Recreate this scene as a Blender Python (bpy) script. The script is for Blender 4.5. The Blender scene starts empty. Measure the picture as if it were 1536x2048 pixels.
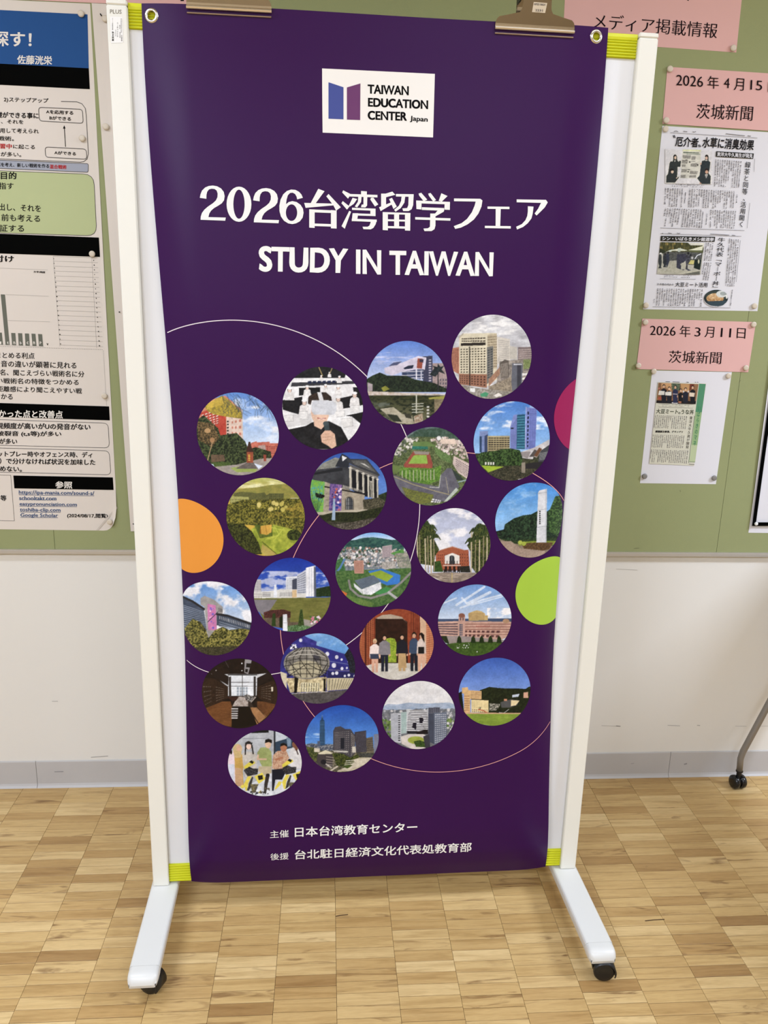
import bpy, math, random
import numpy as np
from mathutils import Matrix, Vector
from mathutils.geometry import tessellate_polygon
random.seed(7)
SC = bpy.context.scene
COL = SC.collection
# ---------------------------------------------------------------- camera, world, exposure, ceiling lamps
IMG_W, IMG_H = 1536, 2048
CAM_D, CAM_H, YAW, PITCH, ROLL, FPX = 2.467644, 1.606997, 0.0765358, 0.2500797, 0.0272177, 1589.7312
_F = np.array([math.sin(YAW)*math.cos(PITCH), math.cos(YAW)*math.cos(PITCH), -math.sin(PITCH)])
_R0 = np.array([math.cos(YAW), -math.sin(YAW), 0.0]); _U0 = np.cross(_R0, _F)
_R = math.cos(ROLL)*_R0 + math.sin(ROLL)*_U0
_U = -math.sin(ROLL)*_R0 + math.cos(ROLL)*_U0
CAM = np.array([0.0, -CAM_D, CAM_H])
cd = bpy.data.cameras.new('camera'); cam = bpy.data.objects.new('camera', cd); COL.objects.link(cam)
cd.sensor_fit = 'HORIZONTAL'; cd.sensor_width = 36.0; cd.lens = FPX/IMG_W*36.0; cd.clip_start = 0.02
M = Matrix(((_R[0], _U[0], -_F[0], CAM[0]), (_R[1], _U[1], -_F[1], CAM[1]), (_R[2], _U[2], -_F[2], CAM[2]), (0, 0, 0, 1)))
cam.matrix_world = M
SC.camera = cam
SC.view_settings.view_transform = 'Standard'; SC.view_settings.look = 'None'
SC.view_settings.gamma = 1.0; SC.view_settings.exposure = 0.0; SC.view_settings.use_curve_mapping = False
wd = bpy.data.worlds.new('world'); SC.world = wd; wd.use_nodes = True
wd.node_tree.nodes['Background'].inputs[0].default_value = (1.0, 0.97, 0.92, 1); wd.node_tree.nodes['Background'].inputs[1].default_value = 0.5
CEIL = 2.95
LAMPS = [(-1.6, -1.25, 29), (0.9, -1.25, 8), (3.2, -1.45, 108), (-1.6, -3.6, 104), (0.9, -3.6, 30), (3.2, -3.6, 5), (-0.4, -6.0, 46), (2.2, -6.0, 6)]
LAMP_COL = (0.81, 0.925, 1.15)
for lx, ly, pw in LAMPS:
    ld = bpy.data.lights.new('ceiling_lamp_light', 'AREA'); ld.shape = 'RECTANGLE'; ld.size = 1.2; ld.size_y = 0.28
    ld.energy = pw; ld.color = LAMP_COL
    lo = bpy.data.objects.new('ceiling_lamp_light', ld); lo.location = (lx, ly, CEIL-0.062); COL.objects.link(lo)

# ---------------------------------------------------------------- pixel <-> world helpers
def proj(P):
    d = np.atleast_2d(P)-CAM; z = d@_F
    return np.stack([768+FPX*(d@_R)/z, 1024-FPX*(d@_U)/z], 1)
def rays(px):
    px = np.atleast_2d(np.asarray(px, float))
    return _F + np.outer((px[:, 0]-768)/FPX, _R) - np.outer((px[:, 1]-1024)/FPX, _U)
def on_z(px, z):
    d = rays(px); return CAM + d*((z-CAM[2])/d[:, 2])[:, None]
TH = 0.0231321
SO = np.array([-.453, -.608, 0]); SU = np.array([math.cos(TH), math.sin(TH), 0]); SV = np.array([-math.sin(TH), math.cos(TH), 0])
def ST(u, v, z):
    u, v, z = np.broadcast_arrays(np.asarray(u, float), np.asarray(v, float), np.asarray(z, float))
    return SO + u[..., None]*SU + v[..., None]*SV + z[..., None]*np.array([0, 0, 1.0])
def un_st(px, v):
    d = rays(px); P0 = SO-CAM
    t = (P0@SV + v)/(d@SV); q = CAM + d*t[:, None] - SO
    return np.stack([q@SU, q[:, 2]], 1)
class Wall:
    def __init__(s, y0): s.y0 = y0
    def inv(s, px):
        d = rays(px); t = (-s.y0-CAM[1])/d[:, 1]; P = CAM+d*t[:, None]
        return P[:, [0, 2]]
    def pos(s, ab, off=0.0):
        ab = np.atleast_2d(ab); return np.stack([ab[:, 0], np.zeros(len(ab))-s.y0-off, ab[:, 1]], 1)
class StandPlane:
    def __init__(s, v): s.v = v
    def inv(s, px): return un_st(px, s.v)
    def pos(s, ab, off=0.0):
        ab = np.atleast_2d(ab); return ST(ab[:, 0], s.v-off, ab[:, 1])
class Sheet:                                     # the hanging banner: a gently bulged sheet with edges curling back
    W = 0.985; B = 0.10; Z0 = 0.096; Z1 = 2.2085
    zg = np.linspace(-0.2, 2.5, 1081)
    def __init__(s):
        v = np.interp(s.zg, [.05, .085, .105, .13, .17, .24, .35, 1.0, 1.6, 2.05, 2.15, 2.3], [.006, .000, -.006, -.014, -.023, -.028, -.029, -.035, -.020, -.004, -.001, 0.0])
        k = np.exp(-np.linspace(-2.5, 2.5, 17)**2/2); k /= k.sum()
        s.vg = np.convolve(np.pad(v, 8, 'edge'), k, 'valid')
        L = [(283, 3), (292, 200), (306, 380), (325, 600), (341, 800), (356, 1000), (370, 1300), (375, 1600), (377.5, 1690)]
        R = [(1217, 53), (1206, 200), (1188, 400), (1170, 600), (1148, 800), (1120, 1110), (1103, 1400), (1098, 1600), (1096.5, 1660)]
        s.lf = s.fit(L); s.rf = s.fit(R)
    def phi(s, z): return np.interp(z, [.1, .2, .35, .77, 1.15, 1.6, 2.0, 2.2], [.2, .3, .45, .78, .78, .52, .3, .15])
    def vc(s, z): return np.interp(z, s.zg, s.vg)
    def fit(s, pts):
        px = np.array(pts, float); v = np.zeros(len(px)); 
        for _ in range(6):
            q = np.array([un_st(p, vv)[0] for p, vv in zip(px, v)])
            f = s.phi(q[:, 1]); v = s.vc(q[:, 1]) + s.B/f*(1-np.cos(f))
        return np.polyfit(q[:, 1], q[:, 0], 4)
    def uv(s, a, z):
        a = np.asarray(a, float); z = np.asarray(z, float)
        ul = np.polyval(s.lf, z); ur = np.polyval(s.rf, z); f = s.phi(z); B = s.B
        xb = B/f*np.sin(f); k = (ur-ul-2*xb)/(s.W-2*B)
        al = np.clip(a, 0, B); ar = np.clip(s.W-a, 0, B)
        xl = B/f*(np.sin(f)-np.sin(f*(1-al/B))); xr = B/f*(np.sin(f)-np.sin(f*(1-ar/B)))
        u = np.where(a < B, ul+xl, np.where(a > s.W-B, ur-xr, ul+xb+(a-B)*k))
        d = B/f*(1-np.cos(f*(1-al/B))) + B/f*(1-np.cos(f*(1-ar/B)))
        return u, s.vc(z)+d
    def pos(s, ab, off=0.0):
        ab = np.atleast_2d(ab); a, z = ab[:, 0], ab[:, 1]; e = 1e-3
        P = ST(*s.uv(a, z), z)
        if off:
            n = np.cross(ST(*s.uv(a+e, z), z)-P, ST(*s.uv(a, z+e), z+e)-P)
            P = P + off*n/np.linalg.norm(n, axis=1)[:, None]
        return P
    def inv(s, px):
        px = np.atleast_2d(np.asarray(px, float)); out = []
        sg = np.linspace(-.05, s.W+.05, 441)
        for p in px:
            v = -.02
            for _ in range(10):
                u, z = un_st(p, v)[0]
                uu, vv = s.uv(sg, np.full_like(sg, z)); a = np.interp(u, uu, sg)
                v = 0.5*v+0.5*float(np.interp(a, sg, vv))
            out.append((a, z))
        return np.array(out)
BAN = Sheet()
BOARD = 0.012                                    # face of the bulletin board in front of the wall
WP = Wall(BOARD)

# ---------------------------------------------------------------- materials (all procedural)
def lin(c):
    c = np.asarray(c, float)/255.0
    return np.where(c <= .04045, c/12.92, ((c+.055)/1.055)**2.4)
MATS = {}
def mat(name, rgb, rough=.5, metal=0.0, var=0.03, scale=6.0, bump=0.0, bscale=200.0, coat=0.0, spec=.5, emit=0.0):
    if name in MATS: return MATS[name]
    if any(k in name for k in ('poster', 'paper', 'ink', 'news', 'print', 'green_mid', 'strip', 'felt', 'wall')) and spec == .5: spec = .04
    m = bpy.data.materials.new(name); m.use_nodes = True; nt = m.node_tree; b = nt.nodes['Principled BSDF']
    c = lin(rgb)
    geo = nt.nodes.new('ShaderNodeNewGeometry')
    nz = nt.nodes.new('ShaderNodeTexNoise'); nz.inputs['Scale'].default_value = scale; nz.inputs['Detail'].default_value = 3
    nt.links.new(geo.outputs['Position'], nz.inputs['Vector'])
    mx = nt.nodes.new('ShaderNodeMix'); mx.data_type = 'RGBA'
    mx.inputs['A'].default_value = (*(c*(1-var)), 1); mx.inputs['B'].default_value = (*np.minimum(c*(1+var), 1), 1)
    nt.links.new(nz.outputs['Fac'], mx.inputs['Factor']); nt.links.new(mx.outputs['Result'], b.inputs['Base Color'])
    b.inputs['Roughness'].default_value = rough; b.inputs['Metallic'].default_value = metal
    b.inputs['Specular IOR Level'].default_value = spec
    if coat: b.inputs['Coat Weight'].default_value = coat; b.inputs['Coat Roughness'].default_value = .12
    if bump:
        n2 = nt.nodes.new('ShaderNodeTexNoise'); n2.inputs['Scale'].default_value = bscale; nt.links.new(geo.outputs['Position'], n2.inputs['Vector'])
        bp = nt.nodes.new('ShaderNodeBump'); bp.inputs['Strength'].default_value = bump; bp.inputs['Distance'].default_value = .002
        nt.links.new(n2.outputs['Fac'], bp.inputs['Height']); nt.links.new(bp.outputs['Normal'], b.inputs['Normal'])
    if emit:
        b.inputs['Emission Color'].default_value = (*c, 1); b.inputs['Emission Strength'].default_value = emit
    MATS[name] = m; return m
def ink_attr(name, rough, spec=.5, coat=0):
    m = bpy.data.materials.new(name); m.use_nodes = True; nt = m.node_tree; b = nt.nodes['Principled BSDF']
    a = nt.nodes.new('ShaderNodeAttribute'); a.attribute_name = 'ink'; nt.links.new(a.outputs['Color'], b.inputs['Base Color'])
    b.inputs['Roughness'].default_value = rough; b.inputs['Specular IOR Level'].default_value = spec; b.inputs['Coat Weight'].default_value = coat
    return m
PRINT = ink_attr('banner_photo_ink', .42, .2)
NEWS = ink_attr('newspaper_photo_ink', .7, .2)
def wood():
    m = bpy.data.materials.new('parquet_wood'); m.use_nodes = True; nt = m.node_tree; b = nt.nodes['Principled BSDF']; L = nt.links.new
    at = nt.nodes.new('ShaderNodeAttribute'); at.attribute_name = 'tint'
    sp = nt.nodes.new('ShaderNodeSeparateColor'); L(at.outputs['Color'], sp.inputs[0])
    geo = nt.nodes.new('ShaderNodeNewGeometry')
    sx = nt.nodes.new('ShaderNodeSeparateXYZ'); L(geo.outputs['Position'], sx.inputs[0])
    sd = nt.nodes.new('ShaderNodeMath'); sd.operation = 'MULTIPLY'; sd.inputs[1].default_value = 97.0; L(sp.outputs[2], sd.inputs[0])
    def vec(fx, fy):
        a = nt.nodes.new('ShaderNodeMath'); a.operation = 'MULTIPLY'; a.inputs[1].default_value = fx; L(sx.outputs[0], a.inputs[0])
        c = nt.nodes.new('ShaderNodeMath'); c.operation = 'MULTIPLY'; c.inputs[1].default_value = fy; L(sx.outputs[1], c.inputs[0])
        v = nt.nodes.new('ShaderNodeCombineXYZ'); L(a.outputs[0], v.inputs[0]); L(c.outputs[0], v.inputs[1]); L(sd.outputs[0], v.inputs[2]); return v
    g1 = nt.nodes.new('ShaderNodeTexNoise'); g1.inputs['Scale'].default_value = 1; g1.inputs['Detail'].default_value = 5; g1.inputs['Roughness'].default_value = .6; g1.inputs['Distortion'].default_value = .6
    L(vec(5, 70).outputs[0], g1.inputs['Vector'])
    g2 = nt.nodes.new('ShaderNodeTexNoise'); g2.inputs['Scale'].default_value = 1; g2.inputs['Detail'].default_value = 4; g2.inputs['Distortion'].default_value = 1.2
    L(vec(7, 38).outputs[0], g2.inputs['Vector'])
    g3 = nt.nodes.new('ShaderNodeTexNoise'); g3.inputs['Scale'].default_value = 1; g3.inputs['Detail'].default_value = 2
    L(vec(40, 420).outputs[0], g3.inputs['Vector'])
    def ramp(fac, stops):
        r = nt.nodes.new('ShaderNodeValToRGB'); e = r.color_ramp.elements
        e[0].position, e[0].color = stops[0][0], (*lin(stops[0][1]), 1); e[1].position, e[1].color = stops[-1][0], (*lin(stops[-1][1]), 1)
        for p, c in stops[1:-1]:
            k = e.new(p); k.color = (*lin(c), 1)
        L(fac, r.inputs[0]); return r
    base = ramp(sp.outputs[0], [(0, (140, 104, 62)), (.3, (182, 147, 94)), (.62, (202, 170, 115)), (1, (222, 194, 142))])
    def mix(bt, fac, A, Bc):
        x = nt.nodes.new('ShaderNodeMix'); x.data_type = 'RGBA'; x.blend_type = bt
        if isinstance(fac, float): x.inputs['Factor'].default_value = fac
        else: L(fac, x.inputs['Factor'])
        L(A, x.inputs['A'])
        if isinstance(Bc, tuple): x.inputs['B'].default_value = Bc
        else: L(Bc, x.inputs['B'])
        return x.outputs['Result']
    c = mix('MULTIPLY', .9, base.outputs[0], ramp(g1.outputs['Fac'], [(.3, (222, 212, 196)), (.55, (255, 252, 246)), (.8, (255, 255, 255))]).outputs[0])
    st = nt.nodes.new('ShaderNodeMapRange'); st.inputs[1].default_value = .57; st.inputs[2].default_value = .72; L(g2.outputs['Fac'], st.inputs[0])
    sm = nt.nodes.new('ShaderNodeMath'); sm.operation = 'MULTIPLY'; L(st.outputs[0], sm.inputs[0]); L(sp.outputs[1], sm.inputs[1])
    c = mix('MIX', sm.outputs[0], c, (*lin((112, 76, 40)), 1))
    c = mix('MULTIPLY', .35, c, ramp(g3.outputs['Fac'], [(.3, (215, 210, 200)), (.7, (255, 255, 255))]).outputs[0])
    L(c, b.inputs['Base Color'])
    b.inputs['Roughness'].default_value = .36; b.inputs['Specular IOR Level'].default_value = .45
    bp = nt.nodes.new('ShaderNodeBump'); bp.inputs['Strength'].default_value = .12; bp.inputs['Distance'].default_value = .001
    L(g3.outputs['Fac'], bp.inputs['Height']); L(bp.outputs['Normal'], b.inputs['Normal'])
    return m
WOOD = wood()

# ---------------------------------------------------------------- object helpers
WM = {}
def tag(o, label=None, cat=None, group=None, kind=None):
    if label: o['label'] = label
    if cat: o['category'] = cat
    if group: o['group'] = group
    if kind: o['kind'] = kind
    return o
def empty(name, loc, rz=0.0, **kw):
    o = bpy.data.objects.new(name, None); o.empty_display_size = .05; COL.objects.link(o)
    o.location = loc; o.rotation_euler = (0, 0, rz)
    WM[o.name] = Matrix.Translation(Vector([float(x) for x in loc])) @ Matrix.Rotation(rz, 4, 'Z')
    return tag(o, **kw)
def mesh(name, V, F, m, smooth=False, ink=None, inkname='ink'):
    me = bpy.data.meshes.new(name); me.from_pydata(np.asarray(V, float).tolist(), [], [list(map(int, f)) for f in F]); me.update()
    if smooth: me.polygons.foreach_set('use_smooth', [True]*len(me.polygons))
    if m: me.materials.append(m)
    if ink is not None:
        at = me.color_attributes.new(inkname, 'FLOAT_COLOR', 'POINT')
        at.data.foreach_set('color', np.asarray(ink, np.float32).ravel())
    return me
def link(name, V, F, m, root=None, origin=None, rz=0.0, smooth=False, ink=None, inkname='ink', **kw):
    """V in world coordinates; stored local to the thing it belongs to (root) or to its own origin."""
    V = np.asarray(V, float).reshape(-1, 3)
    if root is not None: W = WM[root.name]
    else:
        if origin is None: origin = (V[:, 0].mean(), V[:, 1].mean(), V[:, 2].min())
        W = Matrix.Translation(Vector([float(x) for x in origin])) @ Matrix.Rotation(rz, 4, 'Z')
    I = np.array(W.inverted()); Vl = V@I[:3, :3].T + I[:3, 3]
    o = bpy.data.objects.new(name, mesh(name, Vl, F, m, smooth, ink, inkname)); COL.objects.link(o)
    if root is not None: o.parent = root; WM[o.name] = W
    else: o.matrix_world = W; WM[o.name] = W
    return tag(o, **kw)
def box(x0, x1, y0, y1, z0, z1, f=None, bev=0.0):
    """box corners in a frame; f maps (u,v,z)->world"""
    f = f or (lambda u, v, z: np.stack(np.broadcast_arrays(u, v, z), -1))
    if not bev:
        P = np.array([(x, y, z) for z in (z0, z1) for y in (y0, y1) for x in (x0, x1)], float)
        F = [(0, 2, 3, 1), (4, 5, 7, 6), (0, 1, 5, 4), (2, 6, 7, 3), (0, 4, 6, 2), (1, 3, 7, 5)]
        return f(P[:, 0], P[:, 1], P[:, 2]), F
    b = bev; pts = []; idx = {}
    X, Y, Z = (x0, x1), (y0, y1), (z0, z1)
    for i in (0, 1):
        for j in (0, 1):
            for k in (0, 1):
                sx, sy, sz = (1-2*i)*b, (1-2*j)*b, (1-2*k)*b
                for ax, d in enumerate(((0, sy, sz), (sx, 0, sz), (sx, sy, 0))):
                    idx[i, j, k, ax] = len(pts); pts.append((X[i]+d[0], Y[j]+d[1], Z[k]+d[2]))
    F = []
    for i in (0, 1):
        F.append([idx[i, 0, 0, 0], idx[i, 1, 0, 0], idx[i, 1, 1, 0], idx[i, 0, 1, 0]])
        F.append([idx[0, i, 0, 1], idx[1, i, 0, 1], idx[1, i, 1, 1], idx[0, i, 1, 1]])
        F.append([idx[0, 0, i, 2], idx[1, 0, i, 2], idx[1, 1, i, 2], idx[0, 1, i, 2]])
    for i in (0, 1):
        for j in (0, 1):
            F.append([idx[i, j, 0, 0], idx[i, j, 1, 0], idx[i, j, 1, 1], idx[i, j, 0, 1]])
            F.append([idx[i, 0, j, 0], idx[i, 1, j, 0], idx[i, 1, j, 2], idx[i, 0, j, 2]])
            F.append([idx[0, i, j, 1], idx[1, i, j, 1], idx[1, i, j, 2], idx[0, i, j, 2]])
            for k in (0, 1): F.append([idx[i, j, k, 0], idx[i, j, k, 1], idx[i, j, k, 2]])
    P = np.array(pts); c = P.mean(0)
    G = []
    for q in F:
        a = P[q]; n = np.cross(a[1]-a[0], a[2]-a[0])
        G.append(q[::-1] if n@(a.mean(0)-c) < 0 else q)
    return f(P[:, 0], P[:, 1], P[:, 2]), G
def merge(*parts):
    V = []; F = []; n = 0
    for v, f in parts:
        v = np.asarray(v, float); V.append(v); F += [[i+n for i in q] for q in f]; n += len(v)
    return np.concatenate(V), F
def tube(pts, r, n=12, cap=True):
    pts = np.array(pts, float); m = len(pts); r = np.broadcast_to(r, m); V = []; F = []
    up = None
    for i in range(m):
        t = pts[min(i+1, m-1)]-pts[max(i-1, 0)]; t /= np.linalg.norm(t)
        if up is None: up = np.array([0, 0, 1.0]) if abs(t[2]) < .9 else np.array([1.0, 0, 0])
        a = np.cross(t, up); a /= np.linalg.norm(a); b = np.cross(t, a); up = -b if False else up
        for k in range(n):
            w = 2*math.pi*k/n; V.append(pts[i]+r[i]*(math.cos(w)*a+math.sin(w)*b))
    for i in range(m-1):
        for k in range(n):
            F.append([i*n+k, i*n+(k+1) % n, (i+1)*n+(k+1) % n, (i+1)*n+k])
    if cap: F.append(list(range(n-1, -1, -1))); F.append([(m-1)*n+k for k in range(n)])
    return np.array(V), F
def lathe(prof, c, ax, n=24):
    """prof [(r, h)], revolved about axis ax through c"""
    ax = np.array(ax, float); ax /= np.linalg.norm(ax)
    a = np.cross(ax, [0, 0, 1.0] if abs(ax[2]) < .9 else [1.0, 0, 0]); a /= np.linalg.norm(a); b = np.cross(ax, a)
    V = []; F = []; m = len(prof)
    for r, h in prof:
        for k in range(n):
            w = 2*math.pi*k/n; V.append(np.array(c)+h*ax+r*(math.cos(w)*a+math.sin(w)*b))
    for i in range(m-1):
        for k in range(n): F.append([i*n+k, i*n+(k+1) % n, (i+1)*n+(k+1) % n, (i+1)*n+k])
    return np.array(V), F

# ---------------------------------------------------------------- flat print helpers
def pts(s, zf=None):
    if isinstance(s, str): s = np.array(s.replace(',', ' ').split(), float).reshape(-1, 2)
    s = np.atleast_2d(np.asarray(s, float))
    if zf: s = s/zf[2] + np.array(zf[:2])
    return s
def fill2d(loops):
    P = [Vector((float(x), float(y), 0)) for l in loops for x, y in l]
    return tessellate_polygon([[Vector((float(x), float(y), 0)) for x, y in l] for l in loops]), np.array([(p.x, p.y) for p in P])
def fix(V, F, cam_side=True):
    """make print faces look towards the camera"""
    G = []
    for f in F:
        a, b, c = V[f[0]], V[f[1]], V[f[2]]
        n = np.cross(b-a, c-a); G.append(f if n@(CAM-a) > 0 else f[::-1])
    return G
def poly(root, name, P, m, surf, off, zf=None, **kw):
    loops = P if isinstance(P, list) and isinstance(P[0], (str, np.ndarray)) else [P]
    L = [surf.inv(pts(l, zf)) for l in loops]
    T, A = fill2d(L); V = surf.pos(A, off)
    return link(name, V, fix(V, [list(t) for t in T]), m, root, **kw)
def polys(root, name, plist, m, surf, off, zf=None, **kw):
    parts = []
    for i_, p in enumerate(plist):
        loops = p if isinstance(p, list) else [p]
        T, A = fill2d([surf.inv(pts(l, zf)) for l in loops]); V = surf.pos(A, off+i_*2.5e-5); parts.append((V, fix(V, [list(t) for t in T])))
    V, F = merge(*parts); return link(name, V, F, m, root, **kw)
def patch(root, name, quad, m, surf, off, n=8, zf=None, **kw):
    q = surf.inv(pts(quad, zf)); g = np.linspace(0, 1, n+1); A = []
    for t in g:
        for s in g: A.append((1-t)*((1-s)*q[0]+s*q[1]) + t*((1-s)*q[3]+s*q[2]))
    V = surf.pos(np.array(A), off); F = [[j*(n+1)+i, j*(n+1)+i+1, (j+1)*(n+1)+i+1, (j+1)*(n+1)+i] for j in range(n) for i in range(n)]
    return link(name, V, fix(V, F), m, root, **kw)
def ribbon(ab, w, surf, off, closed=False):
    ab = np.asarray(ab, float); n = len(ab); V = []
    for i in range(n):
        if closed: t = ab[(i+1) % n]-ab[i-1]
        else: t = ab[min(i+1, n-1)]-ab[max(i-1, 0)]
        t = t/(np.linalg.norm(t)+1e-12); nn = np.array([-t[1], t[0]])
        V += [ab[i]+nn*w/2, ab[i]-nn*w/2]
    F = [[2*i, 2*i+1, 2*i+3, 2*i+2] for i in range(n-1)]
    if closed: F.append([2*n-2, 2*n-1, 1, 0])
    V = surf.pos(np.array(V), off); return V, fix(V, F)
def stroke(root, name, lines, w, m, surf, off, zf=None, closed=False, **kw):
    if not isinstance(lines, list): lines = [lines]
    R_ = [ribbon(surf.inv(pts(l, zf)), w, surf, off, closed) for l in lines]
    if kw.get('kind'): V, F = merge(*R_); return link(name, V, F, m, root, **kw)
    return [link(name, V, F, m, root, **kw) for V, F in R_][0]
def rrect(quad, r=.12, k=4):
    """rounded rectangle outline through a quad (px list TL TR BR BL)"""
    q = pts(quad); out = []
    for i in range(4):
        p, a, b = q[i], q[i-1], q[(i+1) % 4]
        da = (a-p)/np.linalg.norm(a-p)*r; db = (b-p)/np.linalg.norm(b-p)*r
        for j in range(k+1):
            t = j/k; out.append((1-t)**2*(p+da)+2*t*(1-t)*p+t*t*(p+db))
    return np.array(out)
_TC = {}
def glyphs(s, res):
    if (s, res) in _TC: return _TC[s, res]
    c = bpy.data.curves.new('lettering', 'FONT'); c.body = s; c.size = 1; c.resolution_u = res
    o = bpy.data.objects.new('lettering', c); COL.objects.link(o); bpy.context.view_layer.update()
    me = bpy.data.meshes.new_from_object(o.evaluated_get(bpy.context.evaluated_depsgraph_get()))
    V = np.array([v.co[:2] for v in me.vertices]); F = [list(p.vertices) for p in me.polygons]
    bpy.data.objects.remove(o); bpy.data.curves.remove(c); bpy.data.meshes.remove(me)
    ec = {}
    for i, f in enumerate(F):
        a = V[f]; ar = 0.5*np.sum(a[:, 0]*np.roll(a[:, 1], -1)-np.roll(a[:, 0], -1)*a[:, 1])
        if ar < 0: F[i] = f = f[::-1]
        for j in range(len(f)): ec[(f[j], f[(j+1) % len(f)])] = 1
    N = np.zeros_like(V)
    for a, b in ec:
        if (b, a) in ec: continue
        d = V[b]-V[a]; l = np.hypot(*d)
        if l < 1e-9: continue
        n = np.array([d[1], -d[0]])/l; N[a] += n; N[b] += n
    l = np.linalg.norm(N, axis=1); l[l == 0] = 1; N = N/l[:, None]
    _TC[s, res] = (V, F, N); return _TC[s, res]
def text(root, name, s, A, B, T, m, surf, off=.0006, bold=(0.0, 0.0), zf=None, res=2, vert=False, **kw):
    """s fills the parallelogram: A ink bottom left, B bottom right, T top left (pixels read off the photograph)"""
    if vert:
        P = []; FF = []; NN = []; n0 = 0
        for i, ch in enumerate(s):
            ch2 = {'ー': '｜', '「': '﹁', '」': '﹂'}.get(ch, ch)
            V, F, N = glyphs(ch2, res); cx = (V[:, 0].min()+V[:, 0].max())/2
            P.append(V-np.array([cx, i*1.04])); NN.append(N); FF += [[k+n0 for k in f] for f in F]; n0 += len(V)
        V = np.concatenate(P); N = np.concatenate(NN); F = FF
    else: V, F, N = glyphs(s, res)
    V = V+N*np.array(bold)
    lo, hi = V.min(0), V.max(0); X = (V-lo)/(hi-lo)
    a, b, t = surf.inv(pts([A, B, T], zf))
    Pm = surf.pos(a+X[:, :1]*(b-a)+X[:, 1:]*(t-a), off)
    if root == 'raw': return Pm, fix(Pm, F)
    return link(name, Pm, fix(Pm, F), m, root, **kw)
def texts(root, name, items, m, surf, off=.0006, bold=(0.0, 0.0), zf=None, res=2, **kw):
    return [link(name, *text('raw', '', it[0], it[1], it[2], it[3], None, surf, off, bold, zf, res), m, root, **kw) for it in items][0]
# ---------------------------------------------------------------- room shell
def plane(name, V, F, m, kind='structure'): return link(name, V, F, m, None, kind=kind)
WALLM = mat('painted_wall', (224, 219, 209), .75, var=.025, scale=1.6, bump=.08, bscale=60)
X0, X1, Y1 = -3.4, 5.2, -7.6
fv, ff = box(X0, X1, Y1, 0.0, -.06, -.004)
floor = link('floor', fv, ff, mat('joint_filler', (92, 66, 38), .8), None, origin=(0, 0, 0), kind='structure')
v, f = box(X0, X1, 0.0, .12, 0, CEIL); wall_back = link('wall_back', v, f, WALLM, origin=(0, 0, 0), kind='structure')
plane('wall_left', *box(X0-.12, X0, Y1, 0, 0, CEIL), WALLM); plane('wall_right', *box(X1, X1+.12, Y1, 0, 0, CEIL), WALLM)
plane('wall_front', *box(X0, X1, Y1-.12, Y1, 0, CEIL), WALLM)
plane('ceiling', *box(X0, X1, Y1, 0.12, CEIL, CEIL+.1), mat('ceiling_board', (225, 223, 216), .8))
# faint seam and scuffs on the wall below the board
SCUFF = mat('scuff_grey', (172, 167, 160), .8)
W0 = Wall(0.0)
for p, w in (('1203,1451 1240,1452.5', .0012), ('1335,1450.5 1360,1451.5', .0022), ('1394,1450.5 1400,1451', .003), ('1470,1452 1493,1452.5', .0012), ('1520,1452 1536,1452', .001),
             ('182,1514.5 216,1512', .003), ('104,1402.5 116,1402.5', .002), ('1232,1451.5 1241,1452.3', .003), ('1232,1138 1275,1140', .001)):
    stroke(wall_back, 'scuff_mark', p, w, SCUFF, W0, .0006)
# baseboard in lengths with toe cove
BBM = mat('baseboard_vinyl', (184, 180, 176), .55, var=.04, scale=9)
bb = empty('baseboard_back', (0, 0, 0), kind='structure')
_j = [Wall(.0045).inv([p])[0][0] for p in ((73, 1545), (1338, 1535))]
for xa, xb in ((X0, _j[0]-.0007), (_j[0]+.0007, _j[1]-.0007), (_j[1]+.0007, X1)):
    prof = [(0, .0973), (.0035, .0965), (.0045, .094), (.0045, .013), (.007, .006), (.013, .0), (0, 0)]
    V = [(x, -a, z) for x in (xa, xb) for a, z in prof]; n = len(prof)
    F = [[i, (i+1) % n, n+(i+1) % n, n+i] for i in range(n)] + [list(range(n))[::-1], [n+i for i in range(n)]]
    V = np.array(V, float); c = V.mean(0); F = [q if np.cross(V[q[1]]-V[q[0]], V[q[2]]-V[q[0]])@(V[q].mean(0)-c) > 0 else q[::-1] for q in F]
    link('baseboard_length', V, F, BBM, bb)
WB = Wall(.0045)
for p, w in (('109,1543.5 127,1543', .003), ('1368,1528.5 1374,1527', .005), ('1262,1527.5 1268,1526.5', .0015)):
    stroke(bb, 'scuff_mark', p, w, mat('scuff_dark', (140, 137, 136), .8), WB, .0006)
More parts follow.
